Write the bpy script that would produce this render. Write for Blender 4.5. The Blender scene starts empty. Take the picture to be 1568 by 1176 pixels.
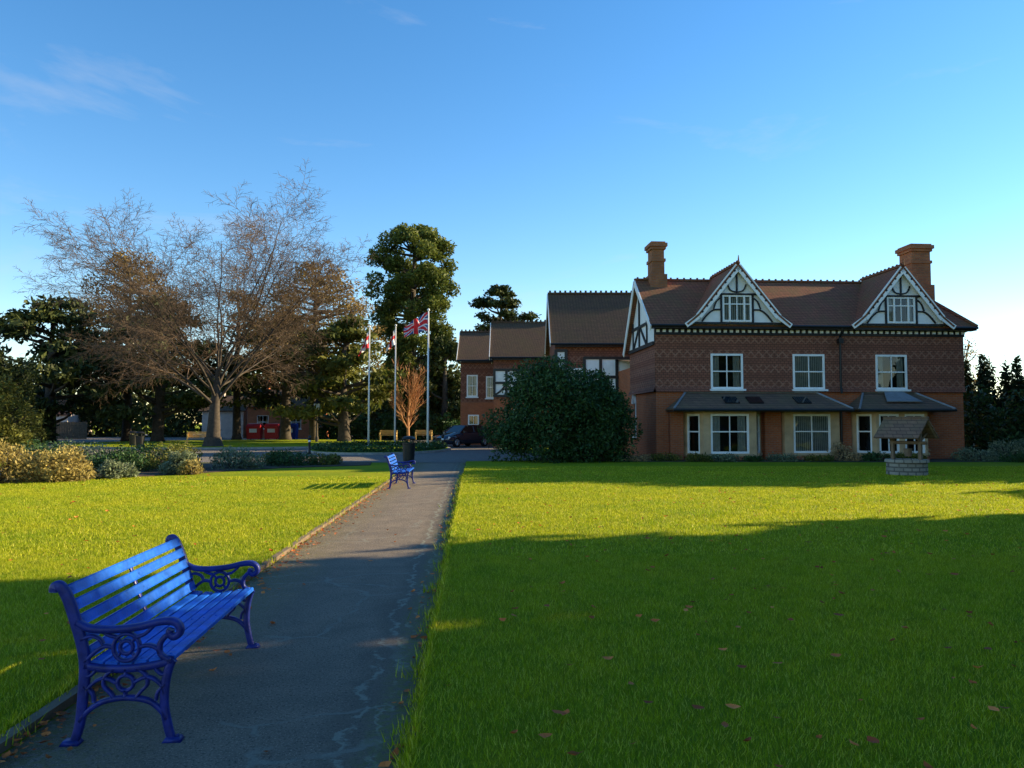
import bpy, math, random
import numpy as np
from mathutils import Vector, Matrix
random.seed(7); rng=np.random.default_rng(7)
S=bpy.context.scene
COL=S.collection
S.view_settings.view_transform='Standard'
try: S.view_settings.look='None'
except Exception: pass
S.view_settings.exposure=0
R=math.radians
# ------------------------------------------------------------ materials
def nodes(name):
    m=bpy.data.materials.new(name); m.use_nodes=True
    nt=m.node_tree; nt.nodes.clear()
    out=nt.nodes.new('ShaderNodeOutputMaterial')
    return m,nt,out
def c4(c): return (c[0],c[1],c[2],1)
def mixc(nt,fac,a,b,mode='MIX'):
    n=nt.nodes.new('ShaderNodeMix'); n.data_type='RGBA'; n.blend_type=mode
    for inp,val in ((n.inputs['Factor'],fac),(n.inputs[6],a),(n.inputs[7],b)):
        if hasattr(val,'links'): nt.links.new(val,inp)
        elif isinstance(val,(int,float)): inp.default_value=val
        else: inp.default_value=c4(val)
    return n.outputs[2]
def math_(nt,op,a,b=None,clamp=False):
    n=nt.nodes.new('ShaderNodeMath'); n.operation=op; n.use_clamp=clamp
    for i,v in enumerate((a,b)):
        if v is None: continue
        if hasattr(v,'links'): nt.links.new(v,n.inputs[i])
        else: n.inputs[i].default_value=v
    return n.outputs[0]
def ramp(nt,fac,p0,p1,v0=0.,v1=1.):
    n=nt.nodes.new('ShaderNodeMapRange'); n.clamp=True
    nt.links.new(fac,n.inputs[0]); n.inputs[1].default_value=p0; n.inputs[2].default_value=p1
    n.inputs[3].default_value=v0; n.inputs[4].default_value=v1
    return n.outputs[0]
def objco(nt): return nt.nodes.new('ShaderNodeTexCoord').outputs['Object']
def noise(nt,vec,scale,detail=4,rough=.55,dist=0):
    n=nt.nodes.new('ShaderNodeTexNoise'); n.inputs['Scale'].default_value=scale
    n.inputs['Detail'].default_value=detail; n.inputs['Roughness'].default_value=rough; n.inputs['Distortion'].default_value=dist
    nt.links.new(vec,n.inputs['Vector']); return n.outputs['Fac']
def bump(nt,h,strength=.4,dist=.02):
    b=nt.nodes.new('ShaderNodeBump'); b.inputs['Strength'].default_value=strength; b.inputs['Distance'].default_value=dist
    nt.links.new(h,b.inputs['Height']); return b.outputs[0]
def finish(nt,out,col,rough=.7,nrm=None,spec=.4,metal=0):
    p=nt.nodes.new('ShaderNodeBsdfPrincipled')
    if hasattr(col,'links'): nt.links.new(col,p.inputs['Base Color'])
    else: p.inputs['Base Color'].default_value=c4(col)
    if hasattr(rough,'links'): nt.links.new(rough,p.inputs['Roughness'])
    else: p.inputs['Roughness'].default_value=rough
    p.inputs['Specular IOR Level'].default_value=spec; p.inputs['Metallic'].default_value=metal
    if nrm is not None: nt.links.new(nrm,p.inputs['Normal'])
    nt.links.new(p.outputs[0],out.inputs[0]); return p
def pmat(name,col,rough=.6,var=.2,scale=3,bs=0,bscale=60,spec=.4,metal=0,coat=0):
    m,nt,out=nodes(name); v=objco(nt)
    f=ramp(nt,noise(nt,v,scale,5),.3,.7)
    c=mixc(nt,f,[x*(1-var) for x in col],[min(1,x*(1+var)) for x in col])
    nr=bump(nt,noise(nt,v,bscale,3),bs,.01) if bs else None
    r=ramp(nt,noise(nt,v,scale*4,3),.3,.7,max(.02,rough-.08),min(1,rough+.08))
    p=finish(nt,out,c,r,nr,spec,metal)
    if coat: p.inputs['Coat Weight'].default_value=coat
    return m
def wallvec(nt,zs=1.0):
    s=nt.nodes.new('ShaderNodeSeparateXYZ'); nt.links.new(objco(nt),s.inputs[0])
    c=nt.nodes.new('ShaderNodeCombineXYZ')
    nt.links.new(math_(nt,'ADD',s.outputs[0],s.outputs[1]),c.inputs[0])
    nt.links.new(math_(nt,'MULTIPLY',s.outputs[2],zs),c.inputs[1]); return c.outputs[0],s
def brickmat(name,ca,cb,mortar,bw=.225,bh=.075,ms=.01,zs=1.,stain=(.03,.03,.02),stainamt=.35,pattern=None,rough=.85):
    m,nt,out=nodes(name); v,s=wallvec(nt,zs)
    b=nt.nodes.new('ShaderNodeTexBrick'); nt.links.new(v,b.inputs['Vector'])
    b.inputs['Color1'].default_value=c4(ca); b.inputs['Color2'].default_value=c4(cb); b.inputs['Mortar'].default_value=c4(mortar)
    b.inputs['Scale'].default_value=1; b.inputs['Brick Width'].default_value=bw; b.inputs['Row Height'].default_value=bh
    b.inputs['Mortar Size'].default_value=ms; b.inputs['Bias'].default_value=0
    col=b.outputs['Color']
    big=noise(nt,objco(nt),1.1,5,.65)
    col=mixc(nt,math_(nt,'MULTIPLY',ramp(nt,big,.42,.72),stainamt),col,stain)
    fine=noise(nt,v,9,4)
    col=mixc(nt,ramp(nt,fine,.3,.7,0,.45),col,[x*.55 for x in ca])
    if pattern:
        a=math_(nt,'ADD',s.outputs[0],s.outputs[1])
        d1=math_(nt,'SINE',math_(nt,'MULTIPLY',math_(nt,'ADD',a,s.outputs[2]),2*math.pi/.34))
        d2=math_(nt,'SINE',math_(nt,'MULTIPLY',math_(nt,'SUBTRACT',a,s.outputs[2]),2*math.pi/.34))
        d=math_(nt,'MAXIMUM',d1,d2)
        band=math_(nt,'SINE',math_(nt,'MULTIPLY',s.outputs[2],2*math.pi/.62))
        fac=math_(nt,'MULTIPLY',ramp(nt,d,.55,.95),ramp(nt,band,-.3,.1))
        fac=math_(nt,'MULTIPLY',fac,ramp(nt,noise(nt,v,5,3),.35,.6,.3,1))
        col=mixc(nt,math_(nt,'MULTIPLY',fac,.6),col,pattern)
    h=math_(nt,'SUBTRACT',1.0,b.outputs['Fac'])
    finish(nt,out,col,rough,bump(nt,h,.7,.012),.25); return m
def foliage_mat(name,ca,cb,trans=.3,rough=.6,cc=None,world=None):
    m,nt,out=nodes(name)
    a=nt.nodes.new('ShaderNodeAttribute'); a.attribute_name='tint'
    g=nt.nodes.new('ShaderNodeNewGeometry')
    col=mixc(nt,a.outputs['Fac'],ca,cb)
    if world:
        n1=noise(nt,g.outputs['Position'],.55,4,.6); n2=noise(nt,g.outputs['Position'],6,3,.6)
        col=mixc(nt,ramp(nt,n1,.38,.68,0,.55),col,world[0]); col=mixc(nt,ramp(nt,n2,.5,.72,0,.55),col,world[1])
    if cc is not None:
        col=mixc(nt,ramp(nt,g.outputs['Random Per Island'],.78,.95),col,cc)
    bri=nt.nodes.new('ShaderNodeHueSaturation')
    nt.links.new(ramp(nt,g.outputs['Random Per Island'],0,1,.55,1.5),bri.inputs['Value']); nt.links.new(col,bri.inputs['Color'])
    p=nt.nodes.new('ShaderNodeBsdfPrincipled'); nt.links.new(bri.outputs[0],p.inputs['Base Color'])
    p.inputs['Roughness'].default_value=rough; p.inputs['Specular IOR Level'].default_value=.2
    t=nt.nodes.new('ShaderNodeBsdfTranslucent'); nt.links.new(bri.outputs[0],t.inputs[0])
    mx=nt.nodes.new('ShaderNodeMixShader'); mx.inputs[0].default_value=trans
    nt.links.new(p.outputs[0],mx.inputs[1]); nt.links.new(t.outputs[0],mx.inputs[2]); nt.links.new(mx.outputs[0],out.inputs[0])
    return m
def glassmat(name):
    m,nt,out=nodes(name)
    t=nt.nodes.new('ShaderNodeBsdfTransparent'); t.inputs[0].default_value=(.75,.8,.8,1)
    g=nt.nodes.new('ShaderNodeBsdfGlossy'); g.inputs['Roughness'].default_value=.02
    v=objco(nt); nt.links.new(bump(nt,noise(nt,v,1.2,1),.15,.05),g.inputs['Normal'])
    f=nt.nodes.new('ShaderNodeFresnel'); f.inputs[0].default_value=1.7
    mx=nt.nodes.new('ShaderNodeMixShader'); nt.links.new(f.outputs[0],mx.inputs[0])
    nt.links.new(t.outputs[0],mx.inputs[1]); nt.links.new(g.outputs[0],mx.inputs[2]); nt.links.new(mx.outputs[0],out.inputs[0]); return m

M={}
M['brick']=brickmat('red_brick',(.56,.15,.05),(.43,.105,.04),(.33,.22,.15))
M['brick2']=brickmat('chimney_brick',(.50,.19,.07),(.38,.12,.05),(.28,.19,.13),stainamt=.5)
M['tilehung']=brickmat('tile_hung_wall',(.34,.125,.075),(.25,.092,.06),(.08,.04,.028),bw=.17,bh=.1,ms=.012,pattern=(.43,.22,.145),stainamt=.25)
M['roof']=brickmat('clay_roof_tiles',(.36,.13,.07),(.26,.095,.05),(.06,.03,.02),bw=.17,bh=.085,ms=.012,stain=(.14,.12,.04),stainamt=.6)
M['roofdark']=brickmat('old_roof_tiles',(.17,.095,.055),(.12,.07,.045),(.03,.02,.016),bw=.17,bh=.085,ms=.012,stain=(.10,.08,.03),stainamt=.5)
M['slate']=brickmat('bay_roof_tiles',(.24,.14,.09),(.16,.10,.07),(.04,.03,.03),bw=.3,bh=.1,ms=.008,stain=(.15,.14,.06),stainamt=.6,rough=.8)
M['white']=pmat('white_paint',(.84,.84,.81),.5,.06,4)
M['render']=pmat('painted_render',(.50,.42,.38),.8,.15,2,.2,30)
M['timber']=pmat('black_timber',(.018,.016,.016),.6,.3,8)
M['stone']=pmat('bath_stone',(.52,.35,.19),.85,.22,2,.3,40)
M['black']=pmat('black_iron',(.012,.012,.013),.4,.3,10)
M['lead']=pmat('lead_flashing',(.22,.24,.26),.5,.2,5)
M['dark']=pmat('dark_room',(.012,.012,.013),.9,.3,2)
M['curtain']=pmat('net_curtain',(.6,.6,.56),.9,.15,6)
M['glass']=glassmat('window_glass')
M['bark']=pmat('tree_bark',(.06,.045,.034),.9,.4,6,.8,25)
M['barktwig']=pmat('twig_bark',(.13,.08,.048),.8,.35,3)
M['barkorange']=pmat('orange_twig_bark',(.42,.2,.08),.8,.3,3)
M['soil']=pmat('bed_soil',(.05,.036,.024),.95,.5,3,1,40)
M['concrete']=pmat('kerb_concrete',(.3,.28,.25),.85,.25,5,.3,60)
M['pole']=pmat('white_pole_paint',(.8,.8,.8),.3,.05,4)
M['blueiron']=pmat('blue_cast_iron',(.012,.022,.18),.42,.4,12,.25,90,.35)
M['blueslat']=pmat('blue_painted_slat',(.008,.10,.52),.48,.35,9,.25,60,.3)
M['wood']=pmat('light_wood',(.55,.36,.12),.7,.2,6)
M['woodgrey']=pmat('weathered_wood',(.16,.11,.07),.8,.35,5,.4,30)
M['red']=pmat('red_paint',(.55,.02,.02),.4,.1,4)
M['bluep']=pmat('flag_blue',(.01,.03,.22),.8,.1,4)
M['flagred']=pmat('flag_red',(.75,.025,.03),.8,.1,4)
M['flagwhite']=pmat('flag_white',(.75,.72,.7),.8,.05,4)
M['rubber']=pmat('tyre_rubber',(.012,.012,.012),.8,.2,10)
M['alloy']=pmat('alloy_wheel',(.4,.4,.42),.3,.1,10,metal=.8)
M['carpaint']=pmat('dark_car_paint',(.015,.022,.04),.2,.1,3,spec=.6,coat=1)
M['carglass']=pmat('car_glass',(.01,.012,.015),.05,.1,3,spec=.7)
M['lamp']=pmat('lamp_lens',(.7,.7,.68),.2,.05,6)
M['wellstone']=brickmat('well_stone',(.38,.34,.28),(.28,.25,.20),(.1,.09,.08),bw=.3,bh=.12,ms=.02)
M['conifer']=foliage_mat('dark_conifer_foliage',(.016,.032,.009),(.07,.08,.02),.15)
M['cypress']=foliage_mat('cypress_foliage',(.010,.024,.009),(.028,.05,.016),.1)
M['sequoia']=foliage_mat('redwood_foliage',(.03,.055,.010),(.15,.17,.03),.3)
M['gold']=foliage_mat('golden_foliage',(.11,.08,.022),(.33,.21,.06),.3)
M['olive']=foliage_mat('olive_foliage',(.06,.08,.015),(.17,.16,.03),.3)
M['shrub']=foliage_mat('bush_foliage',(.018,.048,.014),(.05,.10,.026),.15,.5)
M['yellowshrub']=foliage_mat('yellow_shrub_foliage',(.20,.15,.05),(.46,.36,.11),.3)
M['greyshrub']=foliage_mat('grey_shrub_foliage',(.08,.11,.05),(.22,.25,.15),.3)
M['dry']=foliage_mat('dry_grass_foliage',(.30,.20,.09),(.45,.32,.16),.3)
M['blade']=foliage_mat('grass_blade',(.20,.31,.007),(.42,.45,.009),.42,.5,(.54,.47,.07),world=((.50,.47,.012),(.10,.17,.01)))
M['leaf']=foliage_mat('dead_leaf',(.36,.07,.015),(.66,.20,.05),.2,.7)
def lawnmat():
    m,nt,out=nodes('lawn_turf'); v=objco(nt)
    a=ramp(nt,noise(nt,v,.35,5,.6),.35,.65); b=ramp(nt,noise(nt,v,14,5,.7),.3,.7)
    c=mixc(nt,a,(.22,.30,.008),(.36,.38,.01)); c=mixc(nt,ramp(nt,noise(nt,v,1.7,4),.5,.75,0,.5),c,(.40,.36,.02))
    c=mixc(nt,math_(nt,'MULTIPLY',b,.45),c,(.08,.12,.006))
    h=noise(nt,v,60,4,.7)
    finish(nt,out,c,.9,bump(nt,h,1,.05),.1); return m
M['lawn']=lawnmat()
def asphalt(name,base,path=False):
    m,nt,out=nodes(name); v=objco(nt)
    sp=noise(nt,v,95,3,.7); md=noise(nt,v,2.2,6,.65)
    c=mixc(nt,ramp(nt,md,.3,.7),[x*.66 for x in base],[x*1.3 for x in base])
    c=mixc(nt,ramp(nt,sp,.55,.70,0,.85),c,[min(.6,x*2.8) for x in base])
    c=mixc(nt,ramp(nt,noise(nt,v,60,2),.56,.66,0,.65),c,(.012,.012,.012))
    rough=ramp(nt,md,.3,.7,.65,.88)
    if path:
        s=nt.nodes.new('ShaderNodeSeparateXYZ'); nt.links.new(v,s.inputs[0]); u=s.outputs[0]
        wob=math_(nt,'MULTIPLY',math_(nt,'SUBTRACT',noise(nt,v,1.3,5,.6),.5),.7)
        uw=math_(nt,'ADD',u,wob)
        c=mixc(nt,ramp(nt,uw,1.45,1.6,0,.45),c,[x*.5 for x in base])  # shade of the raised right lawn edge, painted in as a darker strip
        def line(center,wid,amp,sc):
            w=math_(nt,'MULTIPLY',math_(nt,'SUBTRACT',noise(nt,v,sc,6,.7),.5),amp)
            d=math_(nt,'ABSOLUTE',math_(nt,'SUBTRACT',math_(nt,'ADD',u,w),center))
            return ramp(nt,d,wid*.3,wid,1,0)
        brk=ramp(nt,noise(nt,v,6,4,.7),.42,.52)
        l=math_(nt,'MULTIPLY',math_(nt,'MAXIMUM',line(1.62,.03,.5,2.),line(1.78,.02,.4,3.3)),brk)
        c=mixc(nt,math_(nt,'MULTIPLY',l,.75),c,(.28,.29,.23))
        vo=nt.nodes.new('ShaderNodeTexVoronoi'); vo.feature='DISTANCE_TO_EDGE'; vo.inputs['Scale'].default_value=.62
        dv=nt.nodes.new('ShaderNodeVectorMath'); dv.operation='MULTIPLY_ADD'
        nn=nt.nodes.new('ShaderNodeTexNoise'); nn.inputs['Scale'].default_value=3; nn.inputs['Detail'].default_value=5; nt.links.new(v,nn.inputs['Vector'])
        nt.links.new(nn.outputs['Color'],dv.inputs[0]); dv.inputs[1].default_value=(.35,.35,0); nt.links.new(v,dv.inputs[2]); nt.links.new(dv.outputs[0],vo.inputs['Vector'])
        cr=math_(nt,'MULTIPLY',ramp(nt,vo.outputs['Distance'],.004,.012,1,0),ramp(nt,noise(nt,v,2.5,3),.42,.55))
        c=mixc(nt,math_(nt,'MULTIPLY',cr,.6),c,(.24,.24,.2))
        ms=ramp(nt,noise(nt,v,24,5,.7),.42,.56)
        lm=ramp(nt,math_(nt,'ADD',u,wob),.0,.75,1,0)
        c=mixc(nt,math_(nt,'MULTIPLY',math_(nt,'MULTIPLY',lm,ms),.9),c,(.17,.14,.04))
        rm=ramp(nt,math_(nt,'ADD',u,math_(nt,'MULTIPLY',wob,.5)),1.68,1.88,0,1)
        c=mixc(nt,math_(nt,'MULTIPLY',math_(nt,'MULTIPLY',rm,ms),.95),c,(.15,.16,.035))
    h=math_(nt,'ADD',sp,math_(nt,'MULTIPLY',noise(nt,v,30,3),.5))
    finish(nt,out,c,rough,bump(nt,h,1,.02),.25); return m
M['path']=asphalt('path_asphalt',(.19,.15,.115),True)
M['road']=asphalt('road_asphalt',(.17,.145,.13))

# ------------------------------------------------------------ mesh tools
class MB:
    def __init__(s): s.v=[];s.f=[];s.m=[]
    def poly(s,pts,m=0):
        i=len(s.v); s.v+=[tuple(p) for p in pts]; s.f.append(tuple(range(i,i+len(pts)))); s.m.append(m)
    def hexa(s,p,m=0):
        i=len(s.v); s.v+=[tuple(q) for q in p]
        for f in ((3,2,1,0),(4,5,6,7),(0,1,5,4),(1,2,6,5),(2,3,7,6),(3,0,4,7)):
            s.f.append(tuple(i+k for k in f)); s.m.append(m)
    def box(s,x0,x1,y0,y1,z0,z1,m=0):
        s.hexa([(x0,y0,z0),(x1,y0,z0),(x1,y1,z0),(x0,y1,z0),(x0,y0,z1),(x1,y0,z1),(x1,y1,z1),(x0,y1,z1)],m)
    def slab(s,pts,t,m=0):
        a,b,c=[Vector(p) for p in pts[:3]]; n=(b-a).cross(c-a).normalized()
        if n.z<0: n=-n
        lo=[Vector(p)-n*t for p in pts]
        k=len(pts); i=len(s.v); s.v+=[tuple(p) for p in pts]+[tuple(p) for p in lo]
        s.f.append(tuple(range(i,i+k))); s.m.append(m); s.f.append(tuple(i+k+j for j in reversed(range(k)))); s.m.append(m)
        for j in range(k):
            s.f.append((i+j,i+(j+1)%k,i+k+(j+1)%k,i+k+j)); s.m.append(m)
    def prism(s,pts2,z0,z1,m=0,mside=None):
        k=len(pts2); i=len(s.v); s.v+=[(p[0],p[1],z0) for p in pts2]+[(p[0],p[1],z1) for p in pts2]
        s.f.append(tuple(i+k+j for j in range(k))); s.m.append(m)
        for j in range(k):
            s.f.append((i+j,i+(j+1)%k,i+k+(j+1)%k,i+k+j)); s.m.append(m if mside is None else mside)
    def tube(s,pts,rads,n=6,m=0,cap=True):
        pts=[Vector(p) for p in pts]
        if isinstance(rads,(int,float)): rads=[rads]*len(pts)
        t=(pts[1]-pts[0]).normalized(); a=Vector((0,0,1)) if abs(t.z)<.9 else Vector((1,0,0))
        u=t.cross(a).normalized(); i0=len(s.v)
        for k,p in enumerate(pts):
            if k==0: t=(pts[1]-pts[0])
            elif k==len(pts)-1: t=(pts[-1]-pts[-2])
            else: t=(pts[k+1]-pts[k-1])
            t.normalize(); u=(u-t*u.dot(t)).normalized(); w=t.cross(u)
            for j in range(n):
                an=2*math.pi*j/n; q=p+(u*math.cos(an)+w*math.sin(an))*rads[k]; s.v.append((q.x,q.y,q.z))
        for k in range(len(pts)-1):
            for j in range(n):
                a0=i0+k*n+j; a1=i0+k*n+(j+1)%n; s.f.append((a0,a1,a1+n,a0+n)); s.m.append(m)
        if cap:
            s.f.append(tuple(i0+j for j in reversed(range(n)))); s.m.append(m)
            e=i0+(len(pts)-1)*n; s.f.append(tuple(e+j for j in range(n))); s.m.append(m)
    def plate(s,pts,y,w,t,m=0,closed=False):
        n=8; i0=len(s.v); K=len(pts)
        for k,p in enumerate(pts):
            a=pts[(k-1)%K] if (closed or k>0) else p; b=pts[(k+1)%K] if (closed or k<K-1) else p
            dx,dz=b[0]-a[0],b[1]-a[1]; L=math.hypot(dx,dz) or 1; nx,nz=-dz/L,dx/L
            ww=w[k] if isinstance(w,(list,tuple)) else w
            for j in range(n):
                an=2*math.pi*(j+.5)/n; ca,sa=math.cos(an),math.sin(an)
                ca=math.copysign(abs(ca)**.6,ca); sa=math.copysign(abs(sa)**.6,sa)
                s.v.append((p[0]+nx*ca*ww,y+sa*t,p[1]+nz*ca*ww))
        for k in range(K if closed else K-1):
            for j in range(n):
                a0=i0+k*n+j; a1=i0+k*n+(j+1)%n; b0=i0+((k+1)%K)*n+j; b1=i0+((k+1)%K)*n+(j+1)%n
                s.f.append((a0,a1,b1,b0)); s.m.append(m)
        if not closed:
            s.f.append(tuple(i0+j for j in range(n))); s.m.append(m)
            e=i0+(K-1)*n; s.f.append(tuple(e+j for j in reversed(range(n)))); s.m.append(m)
    def cyl(s,x,y,z0,z1,r0,r1=None,n=16,m=0):
        s.tube([(x,y,z0),(x,y,z1)],[r0,r0 if r1 is None else r1],n,m)
    def obj(s,name,mats,parent=None,smooth=False,loc=None,rotz=0):
        me=bpy.data.meshes.new(name); me.from_pydata(s.v,[],s.f)
        for mm in mats: me.materials.append(M[mm] if isinstance(mm,str) else mm)
        me.polygons.foreach_set('material_index',s.m)
        if smooth: me.polygons.foreach_set('use_smooth',[True]*len(s.f))
        me.update()
        o=bpy.data.objects.new(name,me); COL.objects.link(o)
        if parent: o.parent=parent
        if loc: o.location=loc
        o.rotation_euler[2]=rotz
        return o
def empty(name,loc=(0,0,0),rotz=0,sc=1):
    e=bpy.data.objects.new(name,None); COL.objects.link(e); e.location=loc; e.rotation_euler[2]=rotz; e.scale=(sc,sc,sc); e.empty_display_size=.3
    return e
def smooth_pts(P,k=6):
    out=[]; n=len(P)
    for i in range(n-1):
        p0=P[max(i-1,0)];p1=P[i];p2=P[i+1];p3=P[min(i+2,n-1)]
        for j in range(k):
            t=j/k
            out.append(tuple(.5*((2*b)+(-a+c)*t+(2*a-5*b+4*c-d)*t*t+(-a+3*b-3*c+d)*t**3) for a,b,c,d in zip(p0,p1,p2,p3)))
    out.append(tuple(P[-1])); return out
def leafmesh(name,clumps,leaf,n,mat,parent=None,aspect=1.6,shell=.55,flat=0,loc=None):
    C=np.array(clumps,float); vol=(C[:,3]*C[:,4]*C[:,5])**(2/3); idx=rng.choice(len(C),n,p=vol/vol.sum())
    d=rng.normal(size=(n,3)); d/=np.linalg.norm(d,axis=1)[:,None]
    rr=shell+(1.08-shell)*rng.random(n)**.8
    pos=C[idx,:3]+d*rr[:,None]*C[idx,3:6]
    pos+=rng.normal(size=(n,3))*leaf*.5
    pos[:,2]=np.maximum(pos[:,2],.03)
    a=rng.normal(size=(n,3)); a[:,2]*=(1-flat); a/=np.linalg.norm(a,axis=1)[:,None]
    b=rng.normal(size=(n,3)); b=np.cross(a,b); b/=np.linalg.norm(b,axis=1)[:,None]
    s=(leaf*(.5+rng.random(n)))[:,None]
    q=np.stack([pos-a*s*.5*aspect,pos-b*s*.35,pos+a*s*.5*aspect,pos+b*s*.35],1).reshape(-1,3)
    F=np.arange(n*4).reshape(n,4)
    me=bpy.data.meshes.new(name); me.from_pydata(q.tolist(),[],F.tolist()); me.materials.append(M[mat])
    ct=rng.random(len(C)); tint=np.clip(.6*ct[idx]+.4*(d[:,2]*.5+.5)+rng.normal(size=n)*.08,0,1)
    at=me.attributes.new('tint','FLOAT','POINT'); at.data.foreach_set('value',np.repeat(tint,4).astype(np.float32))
    o=bpy.data.objects.new(name,me); COL.objects.link(o)
    if parent: o.parent=parent
    if loc: o.location=loc
    return o
def rv(a,b): return random.uniform(a,b)

# ------------------------------------------------------------ world, sun, camera
SUN_AZ=71.0; SUN_EL=20.0     # azimuth clockwise from +Y
w=bpy.data.worlds.new('World'); S.world=w; w.use_nodes=True
nt=w.node_tree; bg=nt.nodes['Background']
sky=nt.nodes.new('ShaderNodeTexSky'); sky.sky_type='NISHITA'; sky.sun_disc=False
sky.sun_elevation=R(SUN_EL); sky.sun_rotation=R(SUN_AZ); sky.altitude=50; sky.air_density=1.0; sky.dust_density=.05; sky.ozone_density=1.8
hs=nt.nodes.new('ShaderNodeHueSaturation'); hs.inputs['Saturation'].default_value=1.32; hs.inputs['Value'].default_value=1.85; nt.links.new(sky.outputs[0],hs.inputs['Color'])
tint=mixc(nt,1.0,hs.outputs[0],(.93,.91,.93),'MULTIPLY')
tc=nt.nodes.new('ShaderNodeTexCoord')
mp=nt.nodes.new('ShaderNodeMapping'); mp.inputs['Scale'].default_value=(1.6,2.2,7); mp.inputs['Rotation'].default_value=(0,-.5,.3); mp.inputs['Location'].default_value=(3.1,.4,0); nt.links.new(tc.outputs['Generated'],mp.inputs[0])
nz=noise(nt,mp.outputs[0],1.6,7,.6,.6)
cl=ramp(nt,nz,.57,.85,0,.36)
mc=mixc(nt,cl,tint,(5,5.2,5.6))
nt.links.new(mc,bg.inputs[0]); bg.inputs[1].default_value=.15
sv=Vector((math.sin(R(SUN_AZ))*math.cos(R(SUN_EL)),math.cos(R(SUN_AZ))*math.cos(R(SUN_EL)),math.sin(R(SUN_EL))))
sl=bpy.data.lights.new('sun','SUN'); sl.energy=12; sl.angle=R(.5); sl.color=(1,.82,.48)
so=bpy.data.objects.new('sun',sl); COL.objects.link(so); so.rotation_euler=sv.to_track_quat('Z','Y').to_euler(); so.location=(60,20,40)
cam=bpy.data.cameras.new('camera'); cam.lens=27.05; cam.sensor_width=36; cam.clip_end=4000; cam.clip_start=.05
co=bpy.data.objects.new('camera',cam); COL.objects.link(co); co.location=(0,0,1.6); co.rotation_euler=(R(92.9),0,0); S.camera=co

# ------------------------------------------------------------ ground
g=MB(); g.poly([(-1500,-1500,0),(1500,-1500,0),(1500,1500,0),(-1500,1500,0)]); g.obj('ground',['lawn'])
rot=math.atan(.05)
p=MB()
ys=np.linspace(-4,37,60)
for i in range(59): p.poly([(0,ys[i],0),(1.96,ys[i],0),(1.96,ys[i+1],0),(0,ys[i+1],0)])
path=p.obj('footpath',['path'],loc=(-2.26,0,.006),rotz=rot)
p=MB(); p.poly([(-80,31,.0),(2.6,31.2,.0),(1.5,38,0),(-.5,50,0),(-1,110,0),(-80,110,0)]); p.obj('road',['road'],loc=(0,0,.010))
def redge(y): return -.29-.05*y+.012*math.sin(y*2.3)+.01*math.sin(y*7.1)+.012*math.sin(y*17)
pr=[(-.29+.2,-4)]+[(redge(y),y) for y in np.arange(-3,30.9,.12)]+[(1.0,31.6),(5,30.4),(14,30),(40,31),(60,60),(60,-4)]
p=MB(); p.prism(list(reversed(pr)),-.01,.075,0,1); p.obj('lawn',['lawn','soil'])
pl=[(-2.36-.05*y+.012*math.sin(y*1.9),y) for y in np.arange(-4,28.6,.4)]+[(-5.2,28.6),(-8,26.8),(-12,20.8),(-14,19),(-22,17),(-50,14),(-50,-4)]
p=MB(); p.prism(pl,-.01,.03,0,1); p.obj('lawn',['lawn','soil'])
p=MB(); 
yy=-4
while yy<28.2:
    L=min(2.4,28.2-yy); a=-2.31-.05*yy; b=-2.31-.05*(yy+L-.01); o=rv(-.008,.008)
    p.hexa([(a-.035+o,yy,0),(a+.03+o,yy,0),(b+.03-o,yy+L-.012,0),(b-.035-o,yy+L-.012,0),(a-.035+o,yy,.052),(a+.03+o,yy,.05),(b+.03-o,yy+L-.012,.048),(b-.035-o,yy+L-.012,.05)]); yy+=L
p.obj('path_edging',['woodgrey'])
def ell(cx,cy,rx,ry,n=48): return [(cx+rx*math.cos(2*math.pi*i/n),cy+ry*math.sin(2*math.pi*i/n)) for i in range(n)]
def island(name,cx,cy,rx,ry,mat='lawn'):
    e=empty(name)
    a=MB(); a.prism(ell(cx,cy,rx,ry),0,.12); a.obj('kerb',['concrete'],e)
    a=MB(); a.prism(ell(cx,cy,rx-.15,ry-.15),.05,.126); a.obj('turf',[mat],e)
island('lawn_island',-20,58,12.5,11.5); island('lawn_island',-7.6,45,4.0,6.5)
p=MB(); p.prism([(-5.3,28.7),(-8,27),(-12,21),(-14,19.2),(-22,17.2),(-50,14.2),(-50,21),(-22,26),(-14,29.5),(-9,30.8),(-5.6,30.8)],0,.05); p.obj('flower_bed',['soil'])
p=MB(); p.prism([(1.0,31.65),(5,30.45),(14,30.05),(40,31.05),(40,36),(1,36)],0,.09); p.obj('flower_bed',['soil'])
def blademesh(name,x,y,z,hh,lean,wd,t,r):
    n=len(x); ang=r.random(n)*6.283; la=r.random(n)*6.283
    dx=np.cos(ang)*wd*.5; dy=np.sin(ang)*wd*.5
    V=np.stack([np.stack([x-dx,y-dy,z],1),np.stack([x+dx,y+dy,z],1),np.stack([x+np.cos(la)*lean,y+np.sin(la)*lean,z+hh],1)],1).reshape(-1,3)
    me=bpy.data.meshes.new(name); me.from_pydata(V.tolist(),[],np.arange(3*n).reshape(n,3).tolist()); me.materials.append(M['blade'])
    at=me.attributes.new('tint','FLOAT','POINT'); at.data.foreach_set('value',np.repeat(np.clip(t,0,1),3).astype(np.float32))
    return me
def blades(name,size,n,h,wd,seedoff):
    r=np.random.default_rng(seedoff)
    x=r.random(n)*size-size/2; y=r.random(n)*size-size/2
    hh=h*(.4+.8*r.random(n)); lean=(r.random(n)*1.0)*hh
    t=.5+.28*np.sin(x*9/size*.7+seedoff)*np.cos(y*11/size*.7)+.22*r.normal(size=n)
    return blademesh(name,x,y,np.zeros(n),hh,lean,wd,t,r)
near=[blades('grass_blades',1.0,9500,.038,.0038,k) for k in range(4)]
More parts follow.
